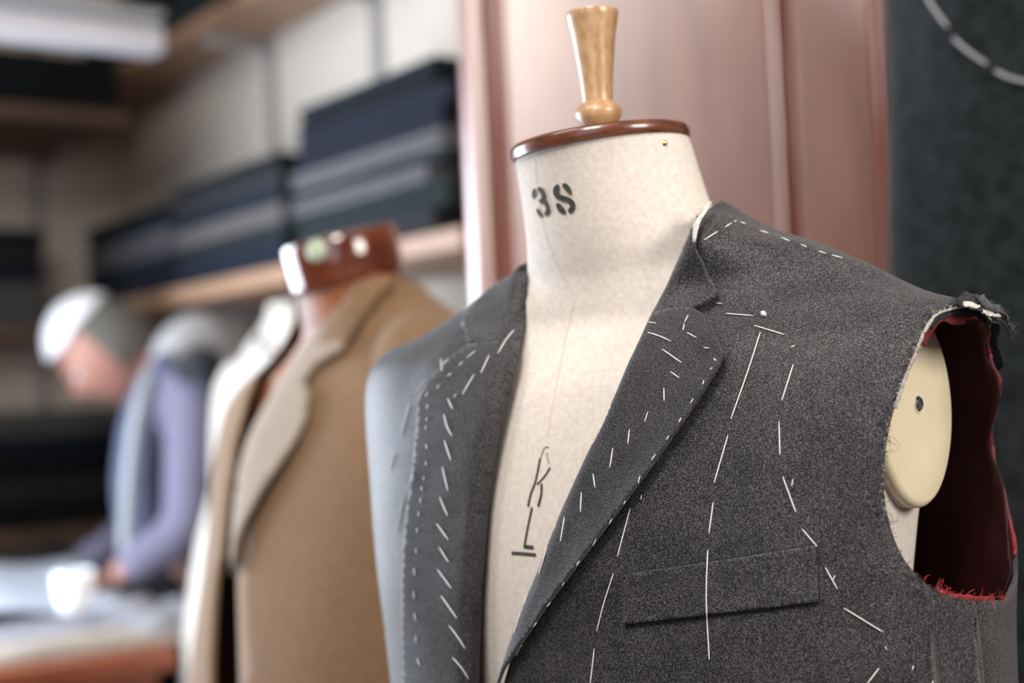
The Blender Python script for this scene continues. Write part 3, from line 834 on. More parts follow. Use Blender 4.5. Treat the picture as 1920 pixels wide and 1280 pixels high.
# shelf boards (each can be lifted off its brackets)
SH = [-.52, -.12, .27, .91, 1.10]
def board(label, s0, s1, r0, r1, z, grp):
    b0 = W((s0 + s1) / 2, (r0 + r1) / 2, z - .035)
    BASES['_'] = b0
    mb = MB(); sbox(mb, s0, s1, r0, r1, z - .035, z)
    o = mb.build('shelf_board', M[grp or 'pine'], None, smooth=False, base=b0); bevel(o, .003)
    tag(o, label, 'shelf'); return o
board('brown wooden shelf board under the navy cloth stack on the cream wall', -.02, S_W - .01, -DEP + .02, 0, .27, None)
board('upper brown wooden shelf board high on the cream wall', -.02, S_W - .01, -DEP + .02, -.105, .91, None)
board('shelf board coloured dark for shade in the left corner under the dark cloth bolts', S_F, S_W - .02, .01, 1.7, .235, 'shaded_pine')
board('highest shelf board at the top left, carrying black cloth', 1.62, S_W - .02, -.10, 1.7, .765, 'shaded_pine')
board('lower shelf board behind the man, carrying beige cloth', S_F, S_W - .02, -.28, 1.7, -.30, 'shaded_pine')
board('lowest shelf board in the dark behind the man', S_F, S_W - .02, -.28, 1.7, -.66, 'shaded_pine')
# wall standards (slotted metal strips)
lab = {'a': 'grey metal shelf upright on the cream wall above the navy stack', 'b': 'grey metal shelf upright on the cream wall beside the dark middle stack', 'c': 'grey metal shelf upright on the shaded back wall at the left'}
def standard(key, s_, r_, along_s=True):
    b0 = W(s_, r_, -CAMZ)
    t = thing('shelf_upright', lab[key], 'upright', b0)
    mb = MB(); d = .012
    if along_s: sbox(mb, s_ - .017, s_ + .017, r_ - d / 2, r_ + d / 2, -.75, 1.25)
    else: sbox(mb, s_ - d / 2, s_ + d / 2, r_ - .017, r_ + .017, -.75, 1.25)
    mb.build('rail', M['greymetal'], t, smooth=False)
    for z in (SH[:4] if along_s else (-.66, -.30, .235, .765)):
        mb = MB()
        if along_s: sbox(mb, s_ - .006, s_ + .006, r_, r_ + .17, z - .065, z - .036)
        else: sbox(mb, s_ - .26, s_, r_ - .006, r_ + .006, z - .065, z - .036)
        mb.build('bracket', M['greymetal'], t, smooth=False)
def wall_s(px):    # where the ray of a column meets the plane r=-DEP
    d = ray(px, 300); o = O0 - nv * DEP; t = (o - CAM).dot(nv) / d.dot(nv); return (CAM + d * t - O0).dot(sv)
standard('a', wall_s(722), -DEP + .008); standard('b', wall_s(520), -DEP + .008); 
d_ = ray(68, 300); t_ = (O0 + sv * S_W - CAM).dot(sv) / d_.dot(sv); r68 = (CAM + d_ * t_ - O0).dot(nv)
standard('c', S_W - .007, r68, False)

# folded cloth bolts
rc = random.Random(11)
def bolt(m, label, s0, s1, r0, r1, z0, h, grp, front='r'):
    """a folded length of suiting: flat pad with a rounded fold at the front and loose inner layers"""
    b0 = W((s0 + s1) / 2, (r0 + r1) / 2, z0)
    t = thing('folded_cloth', label, 'cloth', b0, grp)
    nl = 3 if h > .034 else 2
    lh = h / nl
    for q in range(nl):
        mb = MB(); N = 7
        a0, a1, b_0, b_1 = s0 + rc.uniform(0, .006), s1 - rc.uniform(0, .006), r0, r1 - rc.uniform(0, .006)
        zc = z0 + lh * (q + .5); hh = lh * .5 * .97
        prof = []
        if front == 'r':
            for k in range(N + 1):
                a = -math.pi / 2 + math.pi * k / N
                prof.append((b_1 - hh + math.cos(a) * hh, zc + math.sin(a) * hh))
            prof = [(b_0, zc - hh)] + prof + [(b_0, zc + hh)]
            pts = [[W(s_, r_, z) for r_, z in prof] for s_ in (a0, a0 + (a1 - a0) * .33, a0 + (a1 - a0) * .66, a1)]
        else:
            for k in range(N + 1):
                a = -math.pi / 2 + math.pi * k / N
                prof.append((a0 + hh - math.cos(a) * hh, zc + math.sin(a) * hh))
            prof = [(a1, zc - hh)] + prof + [(a1, zc + hh)]
            pts = [[W(s_, r_, z) for s_, z in prof] for r_ in (b_0, b_0 + (b_1 - b_0) * .33, b_0 + (b_1 - b_0) * .66, b_1)]
        sag = [0, rc.uniform(-.0015, .001), rc.uniform(-.0015, .001), 0]
        for row, sg in zip(pts, sag):
            for k in range(len(row)): row[k] = row[k] + UP * (sg if k not in (0, len(row) - 1) else 0)
        m_ = len(prof)
        mb.add([p for r in pts for p in r], [(i * m_ + j, (i + 1) * m_ + j, (i + 1) * m_ + (j + 1) % m_, i * m_ + (j + 1) % m_) for i in range(3) for j in range(m_)] + [tuple(range(m_)), tuple(reversed(range(3 * m_, 4 * m_)))])
        mb.build('fold', M[m], t, angle=50)
    return t
def stack(where, s0, s1, zb, items, grp, front='r', r0=-.275, r1=-.012):
    z = zb + .001; n = len(items)
    for i, (m, h, col) in enumerate(items):
        js, jr = rc.uniform(-.012, .012), rc.uniform(-.012, 0)
        pos = 'at the bottom of' if i == 0 else 'at the top of' if i == n - 1 else ['second from the bottom in', 'third from the bottom in', 'fourth from the bottom in', 'fifth from the bottom in', 'sixth from the bottom in', 'seventh from the bottom in', 'eighth from the bottom in'][i - 1]
        lb = 'folded %s cloth %s %s' % (col, pos, where)
        if front == 'r': bolt(m, lb, s0 + js + (rc.uniform(0, .06) if s0 < .1 else 0), s1 + js, r0, r1 + jr, z, h, grp, front)
        else: bolt(m, lb, s0 - jr, s1, r0 + js, r1 + js, z, h, grp, front)
        z += h + .0012
stack('the stack nearest the wooden door', .03, .57, .27, [('c_dgrey', .042, 'dark grey'), ('c_green', .045, 'dark green'), ('c_lgrey', .030, 'light grey'), ('c_green', .016, 'dark green'), ('c_lgrey', .034, 'pale grey'),
      ('c_navy', .040, 'navy blue'), ('c_navy', .034, 'bright navy'), ('c_black', .030, 'black'), ('c_dnavy', .016, 'dark navy')], 'cloth in the tall stack')
stack('the middle stack on the shelf', .62, 1.15, .27, [('c_dnavy', .042, 'dark navy'), ('c_navy', .018, 'navy blue'), ('c_green', .026, 'dark green'), ('c_taupe', .038, 'taupe grey'), ('c_dnavy', .030, 'dark navy'), ('c_dgrey', .036, 'dark grey'), ('c_black', .030, 'black')], 'cloth in the middle stack')
stack('the far stack by the corner', 1.20, 1.74, .27, [('c_navy', .050, 'navy blue'), ('c_dnavy', .034, 'dark navy'), ('c_lgrey', .064, 'lilac grey'), ('c_dnavy', .030, 'dark navy'), ('c_black', .020, 'black')], 'cloth in the corner stack')
stack('the corner pile at the left', S_F + .015, S_W - .03, .235, [('c_lgrey', .065, 'lilac grey'), ('c_lgrey', .055, 'pale lilac'), ('c_dnavy', .05, 'dark navy'), ('c_dgrey', .045, 'dark grey'), ('c_dnavy', .045, 'blackish navy')], 'cloth on the left shelf', 's', .02, .62)
stack('the pale pile behind the man', S_F + .015, S_W - .03, -.30, [('c_black', .07, 'black'), ('c_dgrey', .06, 'dark grey'), ('c_black', .06, 'jet black'), ('c_dnavy', .05, 'dark navy'), ('c_lgrey', .07, 'lilac grey')], 'cloth behind the man', 's', -.18, .62)
stack('the low pile behind the man', S_F + .015, S_W - .03, -.66, [('c_black', .07, 'black'), ('c_black', .06, 'dark'), ('c_dnavy', .05, 'dark navy'), ('c_taupe', .05, 'grey')], 'cloth low behind the man', 's', -.18, .62)
stack('the black pile on the highest shelf', 1.63, S_W - .03, .765, [('c_black', .045, 'black'), ('c_black', .045, 'deep black'), ('c_black', .045, 'jet black')], 'black cloth at the top left', 's', -.075, .85)
stack('the stack on the upper shelf', .95, 1.45, .91, [('c_dgrey', .05, 'dark grey'), ('c_green', .05, 'dark green'), ('c_black', .05, 'black')], 'cloth on the upper shelf', r1=-.115)

stack('the corner end of the upper shelf', 1.50, 2.0, .91, [('c_black', .06, 'dull black'), ('c_black', .06, 'black'), ('c_black', .055, 'soft black')], 'black cloth in the upper corner', r1=-.112)
# white lamp batten hanging at the top left
b0 = P(300, 80, 3.0); zz = b0.z
t = thing('strip_lamp', 'white unlit strip lamp hanging at the top left corner', 'lamp', b0)
mb = MB(); c = b0 + nv * .65 + UP * 0.0; mb.box(c, (1.3, .07, .058), ax=(nv, sv, UP)); o = mb.build('housing', M['white'], t, smooth=False); bevel(o, .012, 3)
mb = MB(); mb.box(c + UP * .04 , (1.26, .16, .014), ax=(nv, sv, UP)); o = mb.build('reflector', M['greymetal'], t, smooth=False); bevel(o, .003)
for q in (.25, 1.05):
    mb = MB(); p = b0 + nv * q; mb.tube([p + UP * .04, Vector((p.x, p.y, TOP_Z))], .004, 8); mb.build('hanging_rod', M['greymetal'], t)

# ------------------------------------------------------------------ mahogany door / wardrobe behind the dummy
WD = 2.02
def wx(px, D=WD): return P(px, 500, D).x
wx0, wx1 = wx(890), wx(1760)
t = thing('mahogany_wardrobe', 'tall glossy red mahogany panelled wardrobe behind the mannequin', 'wardrobe', ((wx0 + wx1) / 2, WD + .1, 0))
def vbox(name, xa, xb, ya, yb, za, zb, m, bev=.004, seg=2):
    mb = MB(); mb.box(((xa + xb) / 2, (ya + yb) / 2, (za + zb) / 2), (xb - xa, yb - ya, zb - za)); o = mb.build(name, m, t, smooth=True, angle=30)
    if bev: bevel(o, bev, seg)
    return o
HT = 2.35
vbox('carcass', wx0 + .012, wx1 + .9, WD + .012, WD + .10, .0, HT, M['mahogany'], .003)
# rounded corner post
mb = MB(); N = 20; prof = []
xs, xe = wx0 - .008, wx(938)
for k in range(N + 1):
    u = k / N; a = math.pi * (1 - u)
    prof.append((xs + (xe - xs) * (0.5 + 0.5 * math.cos(a)), WD - .004 - .030 * math.sin(a) ** .9))
ring = prof + [(xe, WD + .09), (xs, WD + .09)]
m_ = len(ring); mb.add([Vector((x, y, z)) for z in (0.0, HT) for x, y in ring], [(j, (j + 1) % m_, m_ + (j + 1) % m_, m_ + j) for j in range(m_)] + [tuple(reversed(range(m_))), tuple(range(m_, 2 * m_))])
mb.build('corner_post', M['mahogany'], t, angle=50)
vbox('edge_bead', wx(941), wx(962), WD - .006, WD + .02, .02, HT - .02, M['moulding'], .004, 3)
vbox('door_panel', wx(965), wx(1462), WD + .002, WD + .02, .10, HT - .1, M['mahogany'], .002)
vbox('panel_moulding', wx(1463), wx(1482), WD - .012, WD + .02, .02, HT - .02, M['mahogany'], .006, 4)
vbox('edge_bead', wx(1483), wx(1503), WD - .000, WD + .02, .02, HT - .02, M['moulding'], .003, 3)
vbox('door_panel', wx(1505), wx(1655), WD - .004, WD + .02, .10, HT - .1, M['mahogany'], .002)
vbox('panel_moulding', wx(1656), wx(1676), WD - .014, WD + .02, .02, HT - .02, M['moulding'], .006, 4)
vbox('door_panel', wx(1677), wx(2150), WD + .002, WD + .02, .10, HT - .1, M['mahogany'], .002)

# ------------------------------------------------------------------ camel coat on the brown dummy
CO = Vector((-.150, 1.645, CAMZ))
YC = R(45)
cam_rings = [(z - .004, a * 1.0, bf, bb, yc, n) for z, a, bf, bb, yc, n in [
    (-.95, .29, .24, .17, 0, 2.2), (-.60, .28, .235, .16, 0, 2.2), (-.40, .275, .225, .15, 0, 2.2), (-.27, .265, .205, .14, 0, 2.25), (-.15, .250, .175, .14, -.002, 2.3), (-.06, .246, .148, .135, -.004, 2.4),
    (.0, .246, .124, .12, -.002, 2.4), (.03, .232, .11, .11, 0, 2.3), (.050, .205, .094, .094, 0, 2.1), (.070, .165, .082, .084, -.004, 2.0), (.090, .125, .076, .078, -.010, 2.0), (.115, .092, .072, .073, -.020, 2.0), (.135, .080, .070, .070, -.030, 2.0)]]
coat = Body(CO, YC, cam_rings, R(-1)); coat.make_bvh()
bro = Body(CO, YC, [(z, a, bf, bb, yc, n) for z, a, bf, bb, yc, n in man_rings[:-2]] + [(.122, .0670, .0625, .0625, -.036, 2.0), (.140, .0655, .0625, .0625, -.043, 2.0)], R(-1)); bro.make_bvh()
bm = thing('leather_mannequin', 'brown leather mannequin with a dark polished neck block, wearing the camel coat', 'mannequin', (CO.x, CO.y, 0))
V, Fc, UV = bro.grid(80, 80); mb = MB(); mb.add(V, Fc); mb.build('torso', M['leather'], bm, angle=None)
bc = bro.o + bro.lean @ (bro.m @ Vector((0, -.043, .138)))
print('block', project(bc))
bax = (Vector((0, 0, 1)) + (bro.m @ Vector((0, -1, 0))) * .16 + Vector((-.09, 0, 0))).normalized()
mb = MB(); mb.lathe([(.056, -.006), (.0650, .0), (.0665, .006), (.0655, .012), (.0665, .018), (.0665, .046), (.0640, .052), (.05, .0545), (.02, .056), (.003, .0565)], bc, bax, 72); mb.build('neck_block', M['darkblock'], bm, angle=50)
pp = bc + bax * .030 + Vector((-.30, -.95, 0)).normalized() * .0655
mb = MB(); mb.lathe([(.011, 0), (.012, .002), (.010, .004), (.002, .005)], pp, Vector((-.30, -.95, 0)), 24); o = mb.build('name_disc', mat('pale_green_enamel', (.45, .52, .38), .4), bm); o['label'] = 'pale green disc on the neck block'
mb = MB(); mb.lathe([(.018, 0.03), (.018, .70)], (CO.x, CO.y, 0), sides=24); mb.build('pole', M['iron'], bm)
mb = MB(); mb.lathe([(.20, 0), (.20, .015), (.05, .03), (.03, .05)], (CO.x, CO.y, 0)); mb.build('stand_base', M['iron'], bm)

ct = thing('camel_coat', 'camel tan overcoat with wide lapels on the brown leather mannequin', 'coat', (CO.x, CO.y, 0))
cVL = [(527, 545), (512, 600), (492, 680), (468, 760), (447, 840), (438, 900), (428, 1000), (414, 1120), (404, 1330)]
cVR = [(735, 475), (690, 515), (620, 595), (560, 665), (505, 750), (470, 820), (450, 890), (444, 960), (440, 1050), (440, 1150), (442, 1330)]
def coat_hole(body, L_, R_, sh, vb):
    L = [dom(*body.hit(x - sh, y)[:2]) for x, y in resample(smooth_line(L_, 20), 20, False)]
    Rr = [dom(*body.hit(x + sh, y)[:2]) for x, y in resample(smooth_line(R_, 20), 20, False)]
    topv = dom(0, body.k + .2)[1]; xl, xr = -1.5 * math.pi * .2 - .01, .5 * math.pi * .2 + .01
    fL = (L[0][0] - xl) / ((L[0][0] - xl) + (xr - Rr[0][0])); vm = L[0][1] * (1 - fL) + Rr[0][1] * fL
    return [(xl, topv), (xl, vm)] + L + [(L[-1][0], -.01), (Rr[-1][0] + .001, -.01)] + list(reversed(Rr)) + [(xr, vm), (xr, topv)]
def coat_shell(body, hole, m, root, split, thick=.003, step=.016, wob=.004, nm='front_panel'):
    o0 = dom(T0, 0); o1 = dom(T1, body.k)
    outer = resample([(o0[0], o0[1]), (o1[0], o0[1]), (o1[0], o1[1]), (o0[0], o1[1])], step)
    V, Fc = triangulate(outer, [], step, lines=[hole + [hole[0]]])
    pts = []
    for p in V:
        th, v = undom(p); v = min(max(v, 0), body.k)
        d = noise.noise(Vector((th * 2.2, v * .5, 1.7))) * wob
        pts.append(body.at(th, v) + body.normal(th, v) * d)
    g = {}
    for f in Fc:
        c = (sum(V[i].x for i in f) / 3, sum(V[i].y for i in f) / 3)
        if inside(c, hole): continue
        th = undom(c)[0]
        key = 'back_panel' if (th > R(15) or th < -R(195)) else ('front_panel' if th > split else 'front_panel_b')
        g.setdefault(key, []).append(f)
    for key, fs in g.items():
        used = {}; vs = []; ff = []
        for f in fs:
            q = []
            for i in f:
                if i not in used: used[i] = len(vs); vs.append(pts[i])
                q.append(used[i])
            ff.append(tuple(q))
        mb = MB(); mb.add(vs, ff); o = mb.build('front_panel' if key.startswith('front') else key, m, root, angle=None); solid(o, thick, -1)
ch_ = coat_hole(coat, cVL, cVR, 6, 0.3)
coat_shell(coat, ch_, M['camel'], ct, undom(ch_[2 + len(ch_) // 4])[0] * 0 + undom((sum(q[0] for q in ch_ if q[1] < 0) / 2, 0))[0])
c_out = [(655, 662), (600, 700), (583, 722), (594, 748), (588, 790), (560, 845), (520, 905), (485, 965), (462, 1020), (448, 1080)]
inn = vline(cVR[3:9]); inn = [(p[0] - 2, p[1]) for p in inn]
o = panel(coat, [(690, 560)] + [(590, 632)] + inn + list(reversed(vline(c_out))), lap_off(vline(cVR), vline(c_out), .006, .005), step=18).build('lapel', M['camel_lapel'], ct, angle=None); solid(o, .003, 0)
c_col = [(742, 520), (712, 560), (680, 610), (655, 660)]
o = panel(coat, [(p[0] - 2, p[1]) for p in vline(cVR[:4])] + [(592, 640), (650, 662)] + list(reversed(vline(c_col))), lap_off(vline(cVR), vline(c_col), .004, .006), step=18).build('collar', M['camel'], ct, angle=None); solid(o, .003, 0)
# sleeve nearest the grey jacket
def tube_shape(name, m, root, pts, radii, flat=1.0, sides=28):
    mb = MB(); vs = []; n = len(pts); a = None
    pts = [Vector(p) for p in pts]
    xs = [[p[i] for p in pts] for i in range(3)]; N = (n - 1) * 8
    for s_ in range(N + 1):
        u = s_ * (n - 1) / N; p = Vector([catmull(x, u) for x in xs]); r = catmull(radii, u)
        u2 = min(u + .02, n - 1); u1 = max(u - .02, 0)
        t = (Vector([catmull(x, u2) for x in xs]) - Vector([catmull(x, u1) for x in xs])).normalized()
        if a is None: a = t.cross(Vector((0, 1, 0))).normalized()
        a = (a - t * a.dot(t)).normalized(); b = t.cross(a)
        for k in range(sides):
            an = 2 * math.pi * k / sides
            w_ = 1 + .05 * noise.noise(Vector((math.cos(an) * 1.5, math.sin(an) * 1.5, u * 1.3)))
            vs.append(p + (a * math.cos(an) + b * math.sin(an) * flat) * r * w_)
    fs = [(i * sides + k, i * sides + (k + 1) % sides, (i + 1) * sides + (k + 1) % sides, (i + 1) * sides + k) for i in range(N) for k in range(sides)]
    fs += [tuple(reversed(range(sides))), tuple(range(N * sides, (N + 1) * sides))]
    mb.add(vs, fs); return mb.build(name, m, root, angle=60)
Lc = coat.m @ Vector((1, 0, 0)); Fc_ = coat.m @ Vector((0, -1, 0))
tube_shape('sleeve', M['camel'], ct, [P(775, 640, 1.56), P(795, 700, 1.53), P(795, 850, 1.50), P(792, 1050, 1.48), P(790, 1350, 1.47), P(792, 1650, 1.46)], [.045, .060, .062, .060, .056, .050])
shq = [coat.at(R(180), 6.2), coat.at(R(180), 4.2)]
tube_shape('sleeve', M['camel'], ct, [shq[0] + Lc * .05 + UP * -.02, shq[0] + Lc * .02 - Fc_ * .03 + UP * -.07, shq[1] - Lc * .0 - Fc_ * .05, shq[1] - Fc_ * .06 - UP * .25, shq[1] - Fc_ * .05 - UP * .50], [.045, .07, .07, .065, .056])

# ------------------------------------------------------------------ cream coat hanging behind
HO = P(560, 600, 2.62); HO = Vector((HO.x, HO.y, CAMZ))
hr = [(-.95, .28, .20, .13, 0, 2.2), (-.6, .275, .19, .12, 0, 2.2), (-.3, .245, .165, .11, 0, 2.2), (-.1, .20, .11, .10, 0, 2.3), (.0, .195, .10, .09, 0, 2.3), (.055, .190, .085, .08, 0, 2.2), (.085, .17, .07, .068, 0, 2.0), (.115, .145, .062, .06, 0, 2.0), (.15, .095, .056, .056, 0, 2.0), (.185, .070, .054, .054, 0, 2.0)]
crm = Body(HO, R(45), hr, R(2)); crm.make_bvh()
cc = thing('cream_coat', 'cream coat hanging under the wooden shelf behind the camel coat', 'coat', HO + UP * .18)
hL = [(425, 545), (440, 575), (458, 608), (473, 640)]; hR = [(512, 545), (502, 580), (490, 612), (476, 640)]
L = [dom(*crm.hit(*q)[:2]) for q in resample(smooth_line(hL, 15), 15, False)]; Rr = [dom(*crm.hit(*q)[:2]) for q in resample(smooth_line(hR, 15), 15, False)]
topv = dom(0, crm.k + .2)[1]
coat_shell(crm, [(L[0][0], topv)] + L + list(reversed(Rr)) + [(Rr[0][0], topv)], M['cream'], cc, -R(999), step=.02)
for sgn in (1, -1):
    a0 = crm.at(0 if sgn > 0 else math.pi, 5.0); Lh = crm.m @ Vector((1, 0, 0)) * sgn
    tube_shape('sleeve', M['cream'], cc, [a0 - Lh * .04 + UP * .01, a0 - Lh * .005 - UP * .04, a0 + Lh * .012 - UP * .2, a0 + Lh * .01 - UP * .4, a0 + Lh * .0 - UP * .6], [.04, .06, .06, .055, .048], .8)
hg = thing('coat_hanger', 'dark wooden hanger inside the cream coat, hooked on the shelf rail', 'hanger', HO + UP * .2)
hx = crm.m @ Vector((1, 0, 0)); tc_ = Vector((HO.x, HO.y, CAMZ + .145))
tube_shape('hanger_bar', M['capwood'], hg, [tc_ - hx * .17 - UP * .075, tc_ - hx * .09 - UP * .03, tc_, tc_ + hx * .09 - UP * .03, tc_ + hx * .17 - UP * .075], [.008, .012, .014, .012, .008])
mb = MB(); hk = [tc_ + UP * z for z in (0, .03, .05)] + [tc_ + UP * (.07 + .02 * math.sin(a)) + hx * (.02 - .02 * math.cos(a)) for a in [R(q) for q in range(0, 200, 20)]]; mb.tube(hk, .0025, 8); mb.build('hook', M['steel'], hg)
# inner dark garment seen in the neck opening
mb = MB(); V, Fc = [], []
for j in range(8):
    for i in range(13):
        th = math.pi * (1 + i / 12); v = 3.6 + 5.2 * j / 7; q = crm.at(th, v); nrm = crm.normal(th, v); V.append(q - nrm * .014)
mb.add(V, [(j * 13 + i, j * 13 + i + 1, (j + 1) * 13 + i + 1, (j + 1) * 13 + i) for j in range(7) for i in range(12)])
o = mb.build('inner_lining', mat('rust_lining', (.075, .022, .012), .8), cc, angle=None); solid(o, .002)
# rail the hanger is on
rs_ = (tc_ - O0).dot(sv); rr_ = (tc_ - O0).dot(nv)
rl = thing('garment_rail', 'short metal garment rail fixed under the shelf', 'rail', W(rs_, rr_, .21))
mb = MB(); zz = tc_.z + .088; p = Vector((tc_.x, tc_.y, zz)) + hx * .02
mb.tube([p - nv * (rr_ + .05), p + nv * .03], .005, 10); mb.build('rail_bar', M['greymetal'], rl)

# ------------------------------------------------------------------ dark coat at the right
DO = Vector((P(2085, 600, 1.50).x, 1.50, CAMZ + .42))
dr = [(-1.0, .27, .16, .15, 0, 2.2), (-.6, .245, .15, .14, 0, 2.2), (-.42, .240, .14, .13, 0, 2.2), (-.25, .228, .14, .13, 0, 2.25), (-.1, .222, .14, .13, 0, 2.3), (0, .222, .13, .12, 0, 2.4), (.10, .222, .115, .11, 0, 2.3), (.15, .19, .095, .09, 0, 2.1), (.18, .13, .08, .078, 0, 2), (.21, .09, .07, .07, 0, 2), (.24, .072, .066, .066, 0, 2)]
dkb = Body(DO, R(-8), dr, 0); dkb.make_bvh()
dk = thing('dark_jacket', 'blurred dark charcoal jacket with a curved row of grey basting at the right edge', 'jacket', (DO.x, DO.y, 0))
coat_shell(dkb, [dom(-R(101), 12), dom(-R(101), 8.6), dom(-R(90), 4.5), dom(-R(79), 8.6), dom(-R(79), 12)], M['darkcoat'], dk, -R(999), step=.02, wob=.012)
for pts in ([(1738, -30), (1748, 5), (1780, 52)], [(1790, 72), (1818, 98), (1852, 122)], [(1866, 134), (1895, 148), (1935, 158)]):
    pts = smooth_line(pts, 8); mb = MB(); q = [on(dkb, *p, .004) for p in pts]
    mb.tube(q, [.0011] + [.0019] * (len(q) - 2) + [.0011], 6); mb.build('basting_stitch', mat('grey_thread', (.30, .29, .31), .8), dk)
dm2 = thing('dark_stand', 'dark mannequin carrying the charcoal jacket at the right edge', 'mannequin', (DO.x, DO.y, 0))
inner = Body(DO, R(-8), [(z, a * .93, bf * .9, bb * .9, yc, n) for z, a, bf, bb, yc, n in dr[1:]] + [(.30, .06, .058, .058, 0, 2)], 0)
V, Fc, UV = inner.grid(60, 60); mb = MB(); mb.add(V, Fc); mb.build('torso', M['leather'], dm2, angle=None)
mb = MB(); mb.lathe([(.061, 0), (.066, .003), (.066, .012), (.04, .018), (.01, .02)], DO + UP * .298); mb.build('neck_cap', M['capwood'], dm2)
mb = MB(); mb.lathe([(.018, 0.03), (.018, .90)], (DO.x, DO.y, 0), sides=24); mb.build('pole', M['iron'], dm2)
mb = MB(); mb.lathe([(.20, 0), (.20, .015), (.05, .03), (.03, .05)], (DO.x, DO.y, 0)); mb.build('stand_base', M['iron'], dm2)

# ------------------------------------------------------------------ the man
def skin_obj(name, m, root, nodes, edges, sub=2, rootv=0):
    me = bpy.data.meshes.new(name); b = BASES[root.name] if root else Vector((0, 0, 0))
    me.from_pydata([tuple(Vector(p) - b) for p, r in nodes], edges, []); me.materials.append(m)
    o = bpy.data.objects.new(name, me); COL.objects.link(o); o.parent = root
    sk = o.modifiers.new('skin', 'SKIN'); sk.use_smooth_shade = True
    for i, (p, r) in enumerate(nodes):
        rr = r if isinstance(r, tuple) else (r, r)
        me.skin_vertices[0].data[i].radius = rr; me.skin_vertices[0].data[i].use_root = (i == rootv)
    s_ = o.modifiers.new('sub', 'SUBSURF'); s_.levels = sub; s_.render_levels = sub
    return o
pel = P(372, 1240, 3.17); chest = P(352, 860, 3.16); 
mbase = Vector((pel.x, pel.y, 0))
man_ = thing('person', 'grey-haired man bowed over the table in a lilac shirt and dark waistcoat', 'person', mbase)
neck = P(312, 700, 3.15); upch = P(345, 760, 3.16)
sn, sf = P(368, 735, 3.02), P(335, 745, 3.30)      # shoulders near / far
en, wn = P(352, 1000, 2.98), P(205, 1085, 2.93)
ef, wf = P(270, 985, 3.30), P(130, 1080, 3.10)
hd = P(196, 655, 3.12)
pel.z = 1.0 - .16 + .05
hipn, hipf = pel + Vector((.02, -.09, -.03)), pel + Vector((.0, .09, -.03))
body = [(pel, (.15, .12)), ((pel + chest) / 2, (.145, .11)), (chest, (.165, .115)), (upch, (.14, .10)), (neck, .058),
        (hipn, .10), (hipn + Vector((-.02, -.01, -.40)), .068), (Vector((hipn.x + .02, hipn.y, .09)), .045), (Vector((hipn.x - .10, hipn.y - .05, .045)), .04),
        (hipf, .10), (hipf + Vector((-.02, .01, -.40)), .068), (Vector((hipf.x + .02, hipf.y, .09)), .045), (Vector((hipf.x - .10, hipf.y + .03, .045)), .04)]
# clothes carry the body's volume: trousers and waistcoat are children, the body itself is one continuous skin figure
full = [(pel, (.10, .08)), ((pel + chest) / 2, (.10, .07)), (chest, (.11, .07)), (upch, (.10, .075)), (neck, .055), (neck.lerp(hd, .5), .055),
        (sn, .05), (en, .038), (wn, .028), (sf, .05), (ef, .038), (wf, .028),
        (hipn, .08), (hipn + Vector((-.02, -.01, -.40)), .055), (Vector((hipn.x + .02, hipn.y, .09)), .036), (Vector((hipn.x - .11, hipn.y - .05, .035)), .03),
        (hipf, .08), (hipf + Vector((-.02, .01, -.40)), .055), (Vector((hipf.x + .02, hipf.y, .09)), .036), (Vector((hipf.x - .11, hipf.y + .03, .035)), .03)]
skin_obj('body', M['skin'], man_, full, [(0, 1), (1, 2), (2, 3), (3, 4), (4, 5), (3, 6), (6, 7), (7, 8), (3, 9), (9, 10), (10, 11), (0, 12), (12, 13), (13, 14), (14, 15), (0, 16), (16, 17), (17, 18), (18, 19)])
# head: shaped ellipsoid with brow, nose, chin
fd = (Vector((-.62, -.30, -.72))).normalized()       # where the face looks
hu = (Vector((-.62, -.20, .72))); hu = (hu - fd * hu.dot(fd)).normalized(); hs = fd.cross(hu)
def head_pt(a, b_, k=1.0):
    x = math.cos(b_) * math.sin(a); f = math.cos(b_) * math.cos(a); u = math.sin(b_)
    rx, rf, ru = .078, .098, .118
    if u < 0: rx *= 1 - .30 * (-u) ** 1.5; rf *= 1 - .06 * (-u)
    p = Vector((x * rx, f * rf, u * ru))
    if f > 0:
        fx = abs(x)
        p.y += .024 * math.exp(-((x / .16) ** 2)) * math.exp(-((u + .18) / .15) ** 2)          # nose
        p.y += .008 * math.exp(-((u - .16) / .08) ** 2) * math.exp(-((fx) / .5) ** 2)           # brow
        p.y -= .010 * math.exp(-((u - .02) / .09) ** 2) * math.exp(-((fx - .36) / .14) ** 2)    # eye sockets
        p.y += .010 * math.exp(-((u + .80) / .12) ** 2) * math.exp(-((x) / .3) ** 2)            # chin
        p.y += .006 * math.exp(-((u + .48) / .05) ** 2) * math.exp(-((x) / .25) ** 2)           # lips
    p *= k
    return hd + hs * p.x + fd * p.y + hu * p.z
def head_patch(name, m, cond, k, N=40):
    mb = MB(); V = []; idx = {}
    for j in range(N + 1):
        for i in range(2 * N):
            V.append(head_pt(2 * math.pi * i / (2 * N), -math.pi / 2 + math.pi * j / N, k))
    fs = []
    for j in range(N):
        for i in range(2 * N):
            a = 2 * math.pi * (i + .5) / (2 * N); b_ = -math.pi / 2 + math.pi * (j + .5) / N
            if cond(a, b_): fs.append((j * 2 * N + i, j * 2 * N + (i + 1) % (2 * N), (j + 1) * 2 * N + (i + 1) % (2 * N), (j + 1) * 2 * N + i))
    mb.add(V, fs); return mb.build(name, m, man_, angle=None)
head_patch('head', M['skin'], lambda a, b_: True, 1.0)
def is_back(a, b_): return math.cos(a) * math.cos(b_) < .12 and math.sin(b_) > -.45
o = head_patch('hair', M['greyhair'], lambda a, b_: is_back(a, b_) and math.sin(b_) < .62, 1.06); solid(o, .014, 0); o['label'] = 'dark grey hair at the back of the head'
